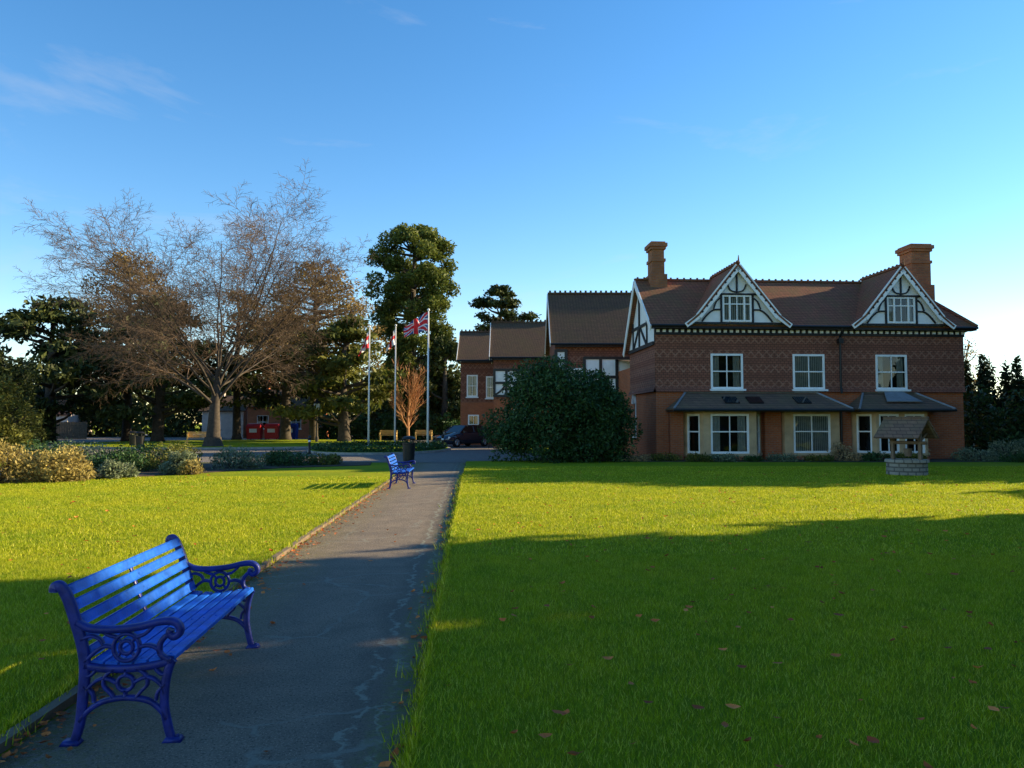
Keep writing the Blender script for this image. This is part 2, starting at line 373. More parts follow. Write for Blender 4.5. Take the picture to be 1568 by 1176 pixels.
mid=[blades('grass_blades_mid',2.0,11000,.038,.008,10+k) for k in range(3)]
far=[blades('grass_blades_far',4.0,14000,.04,.016,20+k) for k in range(2)]
ge=empty('grass')
def put(ms,x,y,z):
    o=bpy.data.objects.new('grass_patch',random.choice(ms)); COL.objects.link(o); o.parent=ge; o.location=(x,y,z); o.rotation_euler[2]=random.choice((0,1,2,3))*math.pi/2+rot
for y in np.arange(1.5,8.6,1.0):
    for k in range(0,10):
        x=-.30-.05*y+.5+k
        if abs(x)-.8<.70*(y+.6): put(near,x,y,.073)
        x=-2.37-.05*y-.5-k
        if abs(x)-.8<.70*(y+.6): put(near,x,y,.028)
for y in np.arange(10.0,19,2.0):
    for k in range(0,10):
        x=-.30-.05*y+1+2*k
        if abs(x)-1.5<.70*(y+1): put(mid,x,y,.073)
        x=-2.37-.05*y-1-2*k
        if abs(x)-1.5<.70*(y+1): put(mid,x,y,.028)
for y in np.arange(21.0,28,4.0):
    for k in range(0,6):
        x=-.30-.05*y+2+4*k
        if abs(x)-3<.70*(y+2): put(far,x,y,.073)
        x=-2.37-.05*y-2-4*k
        if y<22 and k<3: put(far,x,y-.5,.028)
# ragged fringe of longer grass along both cut edges
r=np.random.default_rng(99); n=17000
y=1.2+22*r.random(n)**1.7; cl_=np.sin(y*13)+np.sin(y*31+1)+np.sin(y*5.3)
side=r.random(n)<.6
off=np.abs(r.normal(size=n))*.035*(1+.6*cl_.clip(0))
x=np.where(side,-.30-.05*y-off+.03,-2.36-.05*y+off*1.2-.05)
hh=(.03+.045*r.random(n))*(1+.25*cl_.clip(-1,2)); z=np.where(side,.012+.05*(off<.03),.03)
me=blademesh('edge_fringe',x,y,z,hh,hh*.8*r.random(n),.005+.0006*y.clip(0,14),.4+.3*r.normal(size=n),r)
o=bpy.data.objects.new('edge_fringe',me); COL.objects.link(o); o.parent=ge
V=[];F=[];T=[]
def addleaf(x,y,z,s):
    a=rv(0,6.28); c,sn=math.cos(a),math.sin(a); i=len(V); l=s; wv=s*.55; cu=s*rv(.1,.7); tl=rv(-.4,.4)
    for (px,py,pz) in ((-l,0,cu),(-l*.3,wv,0.3*cu),(l*.45,wv*.8,0.4*cu),(l,0,cu*rv(.2,1.2)),(l*.45,-wv*.8,cu*.7),(-l*.3,-wv,cu*.5),(0,0,0)):
        V.append((x+px*c-py*sn,y+px*sn+py*c,z+pz+py*tl))
    for k in range(6): F.append((i+k,i+(k+1)%6,i+6))
    t=random.random(); T.extend([t]*7)
for _ in range(900):
    y=2+22*random.random()**.9; x=rv(-.7,.7)*y
    u=x+.05*y
    if -2.3<u<-.3 and random.random()<.8: continue
    if u<-2.3 and random.random()<.45: continue
    addleaf(x,y,.012 if -2.3<u<-.3 else (.118 if u>0 else .07),rv(.018,.045))
for _ in range(800):
    y=1.8+22*random.random()**1.7; addleaf(-2.22-.05*y+abs(random.gauss(0,.14))-.04,y,.025,rv(.012,.035))
for _ in range(160):
    y=rv(1.8,20); addleaf(-.40-.05*y+random.gauss(0,.05),y,.015,rv(.015,.035))
me=bpy.data.meshes.new('fallen_leaves'); me.from_pydata(V,[],F); me.materials.append(M['leaf'])
at=me.attributes.new('tint','FLOAT','POINT'); at.data.foreach_set('value',T)
COL.objects.link(bpy.data.objects.new('fallen_leaves',me))

# ------------------------------------------------------------ blue cast-iron bench
def park_bench(loc,rz):
    e=empty('park_bench',loc,rz); e.scale=(.88,.985,.94)
    up=smooth_pts([(-.275,.0),(-.245,.10),(-.232,.24),(-.225,.40),(-.245,.52),(-.290,.66),(-.335,.775),(-.372,.825),(-.402,.822),(-.407,.795)],5)
    uw=[.024+.008*math.sin(i/len(up)*math.pi) for i in range(len(up))]
    for sy,nm in ((-.82,'near_end_frame'),(.82,'far_end_frame')):
        b=MB(); t=.017
        b.plate(up,sy,uw,t)
        b.plate(smooth_pts([(.262,0),(.235,.09),(.215,.20),(.222,.32),(.245,.405),(.262,.43)],5),sy,.024,t)
        b.plate(smooth_pts([(-.225,.405),(-.12,.388),(.02,.385),(.16,.40),(.262,.425)],5),sy,.021,t)
        b.plate(smooth_pts([(-.275,.635),(-.20,.60),(-.08,.592),(.06,.603),(.18,.628),(.255,.628),(.292,.60),(.292,.565),(.262,.548),(.238,.565),(.243,.588)],6),sy,.02,.024)
        b.plate(smooth_pts([(.245,.42),(.19,.455),(.185,.51),(.215,.55),(.24,.56)],5),sy,.015,t)
        b.plate([(0.0+.072*math.cos(a),.497+.072*math.sin(a)) for a in np.linspace(0,2*math.pi,25)[:-1]],sy,.010,t,closed=True)
        b.plate([(0.0+.035*math.cos(a),.497+.035*math.sin(a)) for a in np.linspace(0,2*math.pi,17)[:-1]],sy,.010,t*.8,closed=True)
        for k in range(4):
            a=k*math.pi/2+math.pi/4; b.plate([(.035*math.cos(a),.497+.035*math.sin(a)),(.072*math.cos(a),.497+.072*math.sin(a))],sy,.008,t*.8)
        b.plate(smooth_pts([(-.228,.42),(-.18,.47),(-.12,.505),(-.072,.497)],5),sy,.011,t)
        b.plate(smooth_pts([(-.25,.54),(-.20,.56),(-.15,.545),(-.13,.515)],5),sy,.010,t)
        b.plate(smooth_pts([(.072,.497),(.12,.505),(.165,.49),(.185,.46)],5),sy,.011,t)
        b.plate(smooth_pts([(-.05,.55),(-.10,.565),(-.14,.59)],4),sy,.010,t)
        b.plate(smooth_pts([(.05,.55),(.10,.565),(.15,.61)],4),sy,.010,t)
        b.plate(smooth_pts([(-.245,.115),(-.20,.17),(-.12,.215),(0,.232),(.12,.215),(.19,.17),(.232,.115)],5),sy,.015,t)
        b.plate([(0+.045*math.cos(a),.31+.04*math.sin(a)) for a in np.linspace(0,2*math.pi,21)[:-1]],sy,.010,t,closed=True)
        b.plate([(0,.275),(0,.235)],sy,.010,t); b.plate([(0,.35),(0,.385)],sy,.010,t)
        for sx in (-1,1):
            b.plate(smooth_pts([(sx*.045,.31),(sx*.10,.335),(sx*.15,.33),(sx*.20,.29),(sx*.215,.25)],5),sy,.010,t)
            b.plate(smooth_pts([(sx*.06,.385),(sx*.11,.35),(sx*.12,.30),(sx*.085,.262),(sx*.06,.232)],5),sy,.010,t)
            b.plate(smooth_pts([(sx*.16,.385),(sx*.19,.355),(sx*.215,.35)],4),sy,.010,t)
            b.plate(smooth_pts([(sx*.225,.30),(sx*.18,.26),(sx*.17,.215)],4),sy,.010,t)
        for fx in (-.285,.272):
            b.hexa([(fx-.055,sy-.035,0),(fx+.05,sy-.035,0),(fx+.05,sy+.035,0),(fx-.055,sy+.035,0),(fx-.04,sy-.026,.022),(fx+.035,sy-.026,.022),(fx+.035,sy+.026,.022),(fx-.04,sy+.026,.022)])
            b.cyl(fx+.02,sy,.02,.032,.012,.010,8)
        b.obj(nm,['blueiron'],e,True)
    def slat(pc,ang,wd,th,name):
        b=MB(); c,s=math.cos(ang),math.sin(ang); pr=[]
        for (a,q) in ((-wd/2,-th/2),(-wd/2+.006,-th/2-.003),(wd/2-.006,-th/2-.003),(wd/2,-th/2),(wd/2,th/2-.006),(wd/2-.008,th/2),(-wd/2+.008,th/2),(-wd/2,th/2-.006)):
            pr.append((pc[0]+a*c-q*s,pc[1]+a*s+q*c))
        k=len(pr); i=len(b.v); b.v=[(x,-.815,z) for x,z in pr]+[(x,.815,z) for x,z in pr]
        for j in range(k): b.f.append((j,(j+1)%k,k+(j+1)%k,k+j)); b.m.append(0)
        b.f.append(tuple(range(k)));b.m.append(0);b.f.append(tuple(range(2*k-1,k-1,-1)));b.m.append(0)
        for sy in (-.79,0,.79):
            b.tube([(pc[0]-s*th*.5,sy,pc[1]+c*th*.5),(pc[0]-s*(th*.5+.005),sy,pc[1]+c*(th*.5+.005))],[.009,.006],8)
        b.obj(name,['blueslat'],e)
    for i,(x,z,a) in enumerate(((-.165,.418,-.10),(-.085,.410,-.05),(-.005,.409,0.03),(.075,.415,.08),(.155,.424,.12),(.235,.436,.02))): slat((x,z),a,.066,.026,'seat_slat_%d'%(i+1))
    for i,(x,z) in enumerate(((-.205,.475),(-.234,.558),(-.266,.64),(-.299,.722),(-.333,.80))):
        slat((x,z),math.pi-1.17,.062,-.026,'back_slat_%d'%(i+1))
    b=MB(); b.plate(smooth_pts([(-.20,.385),(0,.375),(.24,.41)],5),0,.012,.02); b.plate(smooth_pts([(-.20,.40),(-.25,.52),(-.31,.67),(-.355,.80)],5),0,.010,.02); b.obj('middle_strap',['blueiron'],e)
    return e
park_bench((-2.01,4.74,.006),R(5.0))
park_bench((-1.80-.05*19.6,19.6,.006),R(3))

# ------------------------------------------------------------ wall / window helpers
def seg(p0,p1):
    dx,dy=p1[0]-p0[0],p1[1]-p0[1]; L=math.hypot(dx,dy); dx/=L; dy/=L
    return (lambda s,o,z:(p0[0]+dx*s+dy*o,p0[1]+dy*s-dx*o,z)),L
def wall(mb,f,s0,s1,z0,z1,ops=(),m=0,rev=.14,o=0,mrev=None):
    ss=sorted({s0,s1,*[q for a in ops for q in a[:2]]}); zz=sorted({z0,z1,*[q for a in ops for q in a[2:4]]})
    for i in range(len(ss)-1):
        for j in range(len(zz)-1):
            cs=(ss[i]+ss[i+1])/2; cz=(zz[j]+zz[j+1])/2
            if any(a[0]<cs<a[1] and a[2]<cz<a[3] for a in ops): continue
            mb.poly([f(ss[i],o,zz[j]),f(ss[i+1],o,zz[j]),f(ss[i+1],o,zz[j+1]),f(ss[i],o,zz[j+1])],m)
    mr=m if mrev is None else mrev
    for a in ops:
        for q in (((a[0],a[2]),(a[0],a[3])),((a[1],a[3]),(a[1],a[2])),((a[0],a[3]),(a[1],a[3])),((a[1],a[2]),(a[0],a[2]))):
            mb.poly([f(q[0][0],o,q[0][1]),f(q[1][0],o,q[1][1]),f(q[1][0],o-rev,q[1][1]),f(q[0][0],o-rev,q[0][1])],mr)
def ob(mb,f,s0,s1,o0,o1,z0,z1,m=0):
    mb.hexa([f(s0,o1,z0),f(s1,o1,z0),f(s1,o0,z0),f(s0,o0,z0),f(s0,o1,z1),f(s1,o1,z1),f(s1,o0,z1),f(s0,o0,z1)],m)
WM=['white','glass','dark','curtain','timber','stone']
def window(mb,f,s0,s1,z0,z1,o=0,cols=2,rows=(.5,),fr=.07,curt=0,depth=.6,sill=True,fm=0):
    a,b=o-.12,o-.05
    ob(mb,f,s0,s0+fr,a,b,z0,z1,fm); ob(mb,f,s1-fr,s1,a,b,z0,z1,fm)
    ob(mb,f,s0+fr,s1-fr,a,b,z0,z0+fr,fm); ob(mb,f,s0+fr,s1-fr,a,b,z1-fr,z1,fm)
    for r in rows:
        zr=z0+(z1-z0)*r; ob(mb,f,s0+fr,s1-fr,a+.01,b-.004,zr-.025,zr+.025,fm)
    for c in range(1,cols):
        sc=s0+(s1-s0)*c/cols; ob(mb,f,sc-.018,sc+.018,a+.013,b-.008,z0+fr,z1-fr,fm)
    g=o-.09; mb.poly([f(s0+fr,g,z0+fr),f(s1-fr,g,z0+fr),f(s1-fr,g,z1-fr),f(s0+fr,g,z1-fr)],1)
    g=o-depth; e=.25; mb.poly([f(s0-e,g,z0-e),f(s1+e,g,z0-e),f(s1+e,g,z1+e),f(s0-e,g,z1+e)],2)
    if curt==1 or curt==2:
        wdt=(s1-s0)*(.22 if curt==1 else .34)
        for side in (0,1):
            n=10
            for k in range(n):
                u0=k/n*wdt; u1=(k+1)/n*wdt
                if side: x0,x1=s1-fr-u0,s1-fr-u1
                else: x0,x1=s0+fr+u0,s0+fr+u1
                w0=.03*math.sin(k*2.1); w1=.03*math.sin((k+1)*2.1)
                mb.poly([f(x0,o-.22+w0,z0+fr),f(x1,o-.22+w1,z0+fr),f(x1,o-.22+w1,z1-fr),f(x0,o-.22+w0,z1-fr)],3)
    if curt==3:
        n=int((s1-s0)/.09)
        for k in range(n):
            x=s0+fr+.02+k*(s1-s0-2*fr)/n
            mb.poly([f(x,o-.15,z0+fr),f(x+.07,o-.165,z0+fr),f(x+.07,o-.165,z1-fr),f(x,o-.15,z1-fr)],3)
    if sill: ob(mb,f,s0-.07,s1+.07,-.1+o,o+.09,z0-.085,z0-.003,fm)
def b2(mb,f,s0,z0,s1,z1,w,oa,obb,m=0):
    dx,dz=s1-s0,z1-z0; L=math.hypot(dx,dz); nx,nz=-dz/L*w/2,dx/L*w/2
    P=[(s0+nx,z0+nz),(s0-nx,z0-nz),(s1-nx,z1-nz),(s1+nx,z1+nz)]
    mb.hexa([f(q[0],oa,q[1]) for q in P]+[f(q[0],obb,q[1]) for q in P],m)
def arc(mb,f,P,w,oa,obb,m):
    Q=smooth_pts(P,4)
    for i in range(len(Q)-1): b2(mb,f,Q[i][0],Q[i][1],Q[i+1][0],Q[i+1][1],w,oa,obb,m)

# ------------------------------------------------------------ the brick house
H=empty('brick_house',(6,32,0),R(4))
W=13.35; ZE=5.62
fF,_=seg((0,0),(W,0)); fS,_=seg((0,4.6),(0,0)); fR,_=seg((W,0),(W,4.6)); fB,_=seg((W,4.6),(0,4.6))
wl=MB(); wn=MB()
ups=[(3.0,1),(6.53,3),(10.15,1)]
uop=[(c-.69,c+.69,3.12,4.5) for c,_ in ups]
wall(wl,fF,-.05,W+.05,3.12,ZE,uop,1,.18,.05)
for (c,k) in ups: window(wn,fF,c-.69,c+.69,3.02,4.5,.13,2,(.5,),.085,k,.5)
edges=[-.05]+[q for a in uop for q in a[:2]]+[W+.05]
for i in range(0,len(edges),2):
    a,b=edges[i],edges[i+1]
    wl.poly([fF(a,.16,2.9),fF(b,.16,2.9),fF(b,.05,3.12),fF(a,.05,3.12)],1); wl.poly([fF(a,0,2.9),fF(b,0,2.9),fF(b,.16,2.9),fF(a,.16,2.9)],1)
for a in uop: wl.poly([fF(a[0],.02,2.9),fF(a[1],.02,2.9),fF(a[1],.02,3.12),fF(a[0],.02,3.12)],1)
wall(wl,fF,0,W,0,2.9,[(1.3,4.2,.15,2.2),(5.35,7.5,.15,2.2),(8.6,11.5,.15,2.2)],0,.1,0)
wall(wl,fS,0,4.6,0,2.9,[(.55,1.0,1.0,2.6)],0,.14); wall(wl,fS,-.05,4.65,3.12,4.9,[],1,.1,.05)
wl.poly([fS(-.05,.16,2.9),fS(4.76,.16,2.9),fS(4.65,.05,3.12),fS(-.05,.05,3.12)],1)
window(wn,fS,.55,1.0,1.0,2.6,0,1,(.6,),.06,0,.4)
arc(wn,fS,[(.5,2.5),(.6,2.85),(.775,3.0),(.95,2.85),(1.05,2.5)],.07,.02,.10,0)
wall(wl,fR,0,4.6,0,2.9,[],0); wall(wl,fR,-.05,4.65,2.9,ZE,[],1,.1,.05); wall(wl,fB,0,W,0,4.9,[],0)
ob(wl,fF,-.012,.5,0.0,.022,0,2.88,0)
wl.obj('walls',['brick','tilehung'],H)
rf=MB(); rz=8.05; ry=2.5; e0=-.42; ez=5.66
rf.slab([(-.32,e0,ez),(W+.45,e0,ez),(12.15,ry,rz),(-.32,ry,rz)],.09)
rf.slab([(-.32,ry,rz),(12.15,ry,rz),(W+.45,4.85,4.9),(-.32,4.85,4.9)],.09)
rf.slab([(W+.45,e0,ez),(W+.45,4.85,4.9),(12.15,ry,rz)],.09)
GC=[3.33,10.42]; gz=8.22; gh=2.12; gb=5.68
for c in GC:
    for s in (-1,1):
        rf.slab([(c,-.68,gz),(c,2.6,gz),(c+s*gh*.8,2.6,gb+.42),(c+s*gh*.8,-.68,gb+.42)],.08)
        rf.slab([(c+s*gh*.8,-.68,gb+.42),(c+s*gh*.8,1.4,gb+.42),(c+s*(gh+.08),1.4,gb),(c+s*(gh+.08),-.68,gb)],.08)
rf.obj('roof',['roof'],H)
cr=MB()
x=-.3
while x<12.1:
    cr.box(x,x+.3,ry-.09,ry+.09,rz-.02,rz+.06)
    cr.box(x+.11,x+.19,ry-.025,ry+.025,rz+.06,rz+.13); x+=.305
cr.tube([(12.15,ry,rz+.03),(W+.42,e0,ez+.04)],.08,6); cr.tube([(12.15,ry,rz+.03),(W+.42,4.8,4.95)],.08,6)
for c in GC:
    y=-.66
    while y<2.5:
        cr.box(c-.08,c+.08,y,y+.3,gz-.03,gz+.06); cr.box(c-.02,c+.02,y+.1,y+.2,gz+.06,gz+.13); y+=.305
    cr.tube([(c,-.7,gz),(c,-.7,gz+.32)],[.05,.015],8)
cr.obj('ridge_tiles',['roof'],H)
ev=MB()
ob(ev,fF,-.3,W+.4,.05,.44,ZE-.10,ZE-.02,1)
ob(ev,fF,-.05,W+.06,.052,.12,ZE-.34,ZE-.10,1)
x=0.0
while x<W:
    ob(ev,fF,x,x+.12,.12,.19,ZE-.24,ZE-.13,0); x+=.26
ev.tube([(-.3,-.5,ZE+.0),(GC[0]-2.2,-.5,ZE+.0)],.055,8,1); ev.tube([(GC[0]+2.2,-.5,ZE),(GC[1]-2.2,-.5,ZE)],.055,8,1); ev.tube([(GC[1]+2.2,-.5,ZE),(W+.4,-.5,ZE)],.055,8,1)
for (u) in (7.83,):
    ev.tube([(u,-.48,ZE-.02),(u,-.45,ZE-.16),(u,-.24,ZE-.42),(u,-.24,3.1),(u,-.3,2.9),(u,-.3,2.85)],.05,8,1)
    ev.tube([(u,-.20,2.2),(u,-.20,.05)],.05,8,1)
    ev.box(u-.1,u+.1,-.36,-.16,4.95,5.15,1)
ev.obj('eaves_and_gutters',['white','black'],H)
gb_=MB()
fG,_=seg((0,-.43),(W,-.43))
slope=(gz-gb)/gh
for c in GC:
    hw=1.98; top=gb+hw*slope
    wz0,wz1,ww=5.80,6.92,.62
    def P(s,z): return fG(s,0,z)
    zt=lambda s: gb+.0+(hw-abs(s-c))*slope
    gb_.poly([P(c-hw,gb),P(c-ww,gb),P(c-ww,zt(c-ww))],0)
    gb_.poly([P(c+ww,gb),P(c+hw,gb),P(c+ww,zt(c+ww))],0)
    gb_.poly([P(c-ww,gb),P(c+ww,gb),P(c+ww,wz0),P(c-ww,wz0)],0)
    gb_.poly([P(c-ww,wz1),P(c+ww,wz1),P(c+ww,zt(c+ww)),P(c,zt(c)),P(c-ww,zt(c-ww))],0)
    window(wn,fG,c-ww,c+ww,wz0,wz1,.08,4,(.66,),.075,3 if c<5 else 1,.35,False)
    for q in (-.31,.31): ob(wn,fG,c+q-.035,c+q+.035,-.06,.045,wz0+.01,wz1-.01,0)
    for q in (-ww-.05,ww+.05): ob(gb_,fG,c+q-.04,c+q+.04,.004,.05,gb+.1,wz1,1)
    b2(gb_,fG,c-.95,wz1+.03,c+.95,wz1+.03,.08,.006,.055,1)
    b2(gb_,fG,c-hw,gb+.05,c+hw,gb+.05,.09,.006,.07,1)
    b2(gb_,fG,c,wz1+.08,c,gb+hw*slope-.25,.07,.006,.05,1)
    for s in (-1,1):
        arc(gb_,fG,[(c+s*.72,gb+.62),(c+s*1.0,gb+.60),(c+s*1.25,gb+.42),(c+s*1.5,gb+.12)],.065,.005,.05,1)
        arc(gb_,fG,[(c+s*.05,wz1+.12),(c+s*.28,wz1+.20),(c+s*.40,wz1+.46)],.055,.005,.05,1)
        arc(gb_,fG,[(c+s*.72,gb+1.1),(c+s*.88,gb+.95),(c+s*1.0,gb+.65)],.055,.005,.05,1)
        A=(c+s*.0,gz+.0); B=(c+s*gh*.8,gb+.38); Cc=(c+s*(gh+.1),gb-.04)
        b2(gb_,fG,A[0],A[1]-.13,B[0],B[1]-.08,.27,.20,.245,0); b2(gb_,fG,B[0],B[1]-.08,Cc[0],Cc[1]-.03,.2,.20,.243,0)
        for k in range(8):
            t=(k+.8)/8.6; x=A[0]+(B[0]-A[0])*t; z=A[1]-.13+(B[1]-.08+.13-A[1])*t
            d=.06; gb_.poly([fG(x-d,.25,z),fG(x,.25,z-d),fG(x+d,.25,z),fG(x,.25,z+d)],1)
gb_.obj('gable_timber_framing',['white','timber'],H)
sg=MB()
pts=[(4.6,4.9),(4.6,5.55),(2.12,7.85),(0,5.1),(0,4.9)]
sg.poly([fS(a,.07,b) for a,b in pts],0)
b2(sg,fS,0,4.93,4.6,4.93,.16,.075,.14,1); b2(sg,fS,.6,5.9,3.9,5.9,.12,.076,.13,1); b2(sg,fS,2.12,4.95,2.12,7.6,.14,.076,.135,1)
for s0,s1 in ((1.0,2.0),(3.4,2.3)): b2(sg,fS,s0,5.0,s1,5.85,.11,.077,.13,1)
for q in (.9,3.5): b2(sg,fS,q,4.95,q,6.2 if q<2 else 6.3,.1,.0765,.128,1)
b2(sg,fS,-.25,4.82,2.1,7.93,.24,.29,.335,0); b2(sg,fS,2.1,7.93,5.02,5.5,.24,.29,.335,0)
sg.obj('side_gable',['white','timber'],H)
ch=MB()
def chim(u0,u1,d0,d1,z0,zt):
    ch.box(u0,u1,d0,d1,z0,zt-.75); 
    ch.box(u0-.05,u1+.05,d0-.05,d1+.05,zt-.85,zt-.72); ch.box(u0+.01,u1-.01,d0+.01,d1-.01,zt-.72,zt-.3)
    ch.box(u0-.06,u1+.06,d0-.06,d1+.06,zt-.3,zt-.18); ch.box(u0-.12,u1+.12,d0-.12,d1+.12,zt-.18,zt-.02); ch.box(u0-.04,u1+.04,d0-.04,d1+.04,zt-.02,zt+.05)
    ch.box(u0-.1,u1+.1,d0-.1,d1+.1,z0,8.25 if zt<9.69 else 7.9)
chim(.42,.98,2.1,2.9,7.4,9.68); chim(12.45,13.35,2.0,3.0,6.0,9.75)
ch.obj('chimneys',['brick2'],H)
by=MB()
def bay(F,wins,z1=2.12):
    for i in range(len(F)-1):
        f,L=seg(F[i],F[i+1]); ops=[]
        for (a,b,cols,cu) in wins[i]: ops.append((a,b,.36,1.97))
        wall(by,f,0,L,0,z1,ops,0,.14)
        ob(by,f,-.01,L+.01,.0,.05,.0,.22,1)
        for (a,b,cols,cu) in wins[i]: window(wn,f,a,b,.36,1.97,0.03,cols,(.55,),.085,cu,.5,False); ob(by,f,a-.06,b+.06,-.1,.07,.27,.357,0)
bay([(1.1,0.0),(1.68,-.95),(3.88,-.95),(4.46,0)],[[(.24,.92,1,0)],[(.30,1.90,2,1)],[(.2,.88,1,0)]])
bay([(5.25,0.0),(5.25,-.5),(7.6,-.5),(7.6,0)],[[],[(.38,1.97,2,3)],[]])
bay([(8.35,0.0),(8.93,-.95),(11.13,-.95),(11.7,0)],[[(.24,.92,1,0)],[(.12,.98,2,0),(1.22,2.08,2,0)],[(.2,.88,1,1)]])
by.obj('bays',['stone','brick'],H)
pi=MB(); pi.box(4.5,5.2,-.3,-.012,0,2.12,0); pi.box(.5,1.05,-.3,-.024,0,2.1,0); pi.box(7.65,8.3,-.14,-.002,0,2.1,0); pi.obj('brick_piers',['brick'],H)
lr=MB()
def leanto(u0,u1,dy=1.4,zt=2.88,zb=2.16,r=.9):
    lr.slab([(u0,-dy,zb),(u1,-dy,zb),(u1-r,-.02,zt),(u0+r,-.02,zt)],.06,0)
    lr.slab([(u0,-dy,zb),(u0+r,-.02,zt),(u0+.02,-.02,zb)],.06,0); lr.slab([(u1,-dy,zb),(u1-r,-.02,zt),(u1-.02,-.02,zb)],.06,0)
    lr.tube([(u0,-dy,zb+.02),(u0+r,-.03,zt+.02)],.045,6,1); lr.tube([(u1,-dy,zb+.02),(u1-r,-.03,zt+.02)],.045,6,1)
    lr.box(u0+.05,u1-.05,-dy+.04,0,zb-.10,zb-.065,2)
    lr.tube([(u0-.02,-dy-.03,zb-.04),(u1+.02,-dy-.03,zb-.04)],.055,8,2)
    lr.box(u0+r-.1,u1-r+.1,-.07,-.02,zt-.02,zt+.07,1)
leanto(.35,7.72); leanto(8.0,12.05)
for u in (2.6,3.6,5.6): 
    lr.slab([(u,-1.0,2.16+.72*.4/1.38+.06),(u+.6,-1.0,2.16+.72*.4/1.38+.06),(u+.6,-.5,2.16+.72*.9/1.38+.06),(u,-.5,2.16+.72*.9/1.38+.06)],.05,3)
lr.slab([(9.4,-1.0,2.5),(10.9,-1.0,2.5),(10.5,-.05,3.0),(9.8,-.05,3.0)],.04,1)
lr.obj('bay_roofs',['slate','lead','black','carglass'],H)
wn.obj('windows',WM,H)

def wing(name,x0,x1,yf,ydeep,ze,zr,yr,timber=None,mats=('tilehung','brick'),wins=(),split=3.1):
    e=empty(name)
    a=MB(); wnn=MB(); f,L=seg((x0,yf),(x1,yf)); fl,L2=seg((x0,yf+ydeep),(x0,yf)); fr,_=seg((x1,yf),(x1,yf+ydeep))
    up=[(q[0]-x0,q[1]-x0,q[2],q[3]) for q in wins if q[2]>=split]; lo=[(q[0]-x0,q[1]-x0,q[2],q[3]) for q in wins if q[2]<split]
    wall(a,f,0,L,split,ze,up,0,.1,.0); wall(a,f,0,L,0,split,lo,1,.1,0)
    for q in up+lo: window(wnn,f,q[0],q[1],q[2],q[3],0.06,2,(.5,),.1,1,.5)
    wall(a,fl,0,ydeep,split,ze,[],0); wall(a,fl,0,ydeep,0,split,[],1); wall(a,fr,0,ydeep,0,ze,[],1)
    b=yf+ydeep
    a.poly([(x0,yf,ze),(x0,yr,zr-.1),(x0,b,ze)],0); a.poly([(x1,yf,ze),(x1,yr,zr-.1),(x1,b,ze)],0)
    a.obj('walls',mats,e)
    r=MB(); r.slab([(x0-.25,yf-.4,ze-.05),(x1+.25,yf-.4,ze-.05),(x1+.25,yr,zr),(x0-.25,yr,zr)],.1); r.slab([(x0-.25,yr,zr),(x1+.25,yr,zr),(x1+.25,b+.4,ze-.05),(x0-.25,b+.4,ze-.05)],.1)
    x=x0-.25
    while x<x1+.2: r.box(x,x+.29,yr-.09,yr+.09,zr-.03,zr+.07); r.box(x+.08,x+.2,yr-.03,yr+.03,zr+.07,zr+.19); x+=.3
    r.obj('roof',['roofdark'],e)
    t=MB(); t.tube([(x0-.25,yf-.45,ze-.08),(x1+.25,yf-.45,ze-.08)],.06,8,1); t.box(x0,x1,yf-.38,yf-.01,ze-.2,ze-.15,1)
    b2(t,fl,-.35,ze-.12,ydeep-(yr-yf),zr-.12,.26,.25,.29,0); b2(t,fl,ydeep-(yr-yf),zr-.12,ydeep+.38,ze-.12,.26,.25,.29,0)
    if timber:
        for (ta,tb,za,zb) in timber:
            ta-=x0; tb-=x0
            ob(t,f,ta,tb,.005,.10,za,zb,0)
            for z in (za+.05,(za+zb)/2,zb-.05): ob(t,f,ta-.02,tb+.02,.101,.15,z-.08,z+.08,1)
            n=max(1,int((tb-ta)/.75))
            for k in range(n+1):
                x=ta+(tb-ta)*k/n; ob(t,f,x-.08,x+.08,.102,.155,za,zb,1)
                if k<n:
                    x2=ta+(tb-ta)*(k+1)/n; zm=(za+zb)/2
                    arc(t,f,[(x,za+.1),((x+x2)/2+.05,(za+zm)/2-.05),(x2,zm-.05)] if k%2==0 else [(x,zm),((x+x2)/2-.05,(za+zm)/2-.05),(x2,za+.1)],.12,.1015,.145,1)
    t.obj('timber_and_gutters',['white','black'],e); wnn.obj('windows',WM,e)
    e.parent=H; e.matrix_parent_inverse=Hm.inverted()
    return e
bpy.context.view_layer.update(); Hm=H.matrix_world.copy()
wing('rear_wing',2.35,9.0,42,6,5.95,9.2,45,timber=[(2.4,2.95,4.4,5.6),(3.95,6.6,3.0,5.2)],wins=[(3.0,3.9,3.3,4.6)])
wing('middle_wing',-1.2,2.6,50,6,5.9,8.55,53,timber=[(-1.15,1.2,3.3,5.1)],wins=[(.1,.9,1.0,2.6)])
wing('far_wing',-3.75,-1.0,56,6,6.2,8.6,59,timber=None,wins=[(-3.3,-2.5,3.5,5.1),(-3.2,-2.4,.8,2.2),(-1.9,-1.2,3.4,5.0)])
lk=MB(); lk.box(.5,12,4.62,11,0,4.4,0); lk.poly([(.3,4.7,4.5),(12.2,4.7,4.5),(12.2,11.2,5.2),(.3,11.2,5.2)],1); lk.obj('link_building',['brick','roofdark'],H)

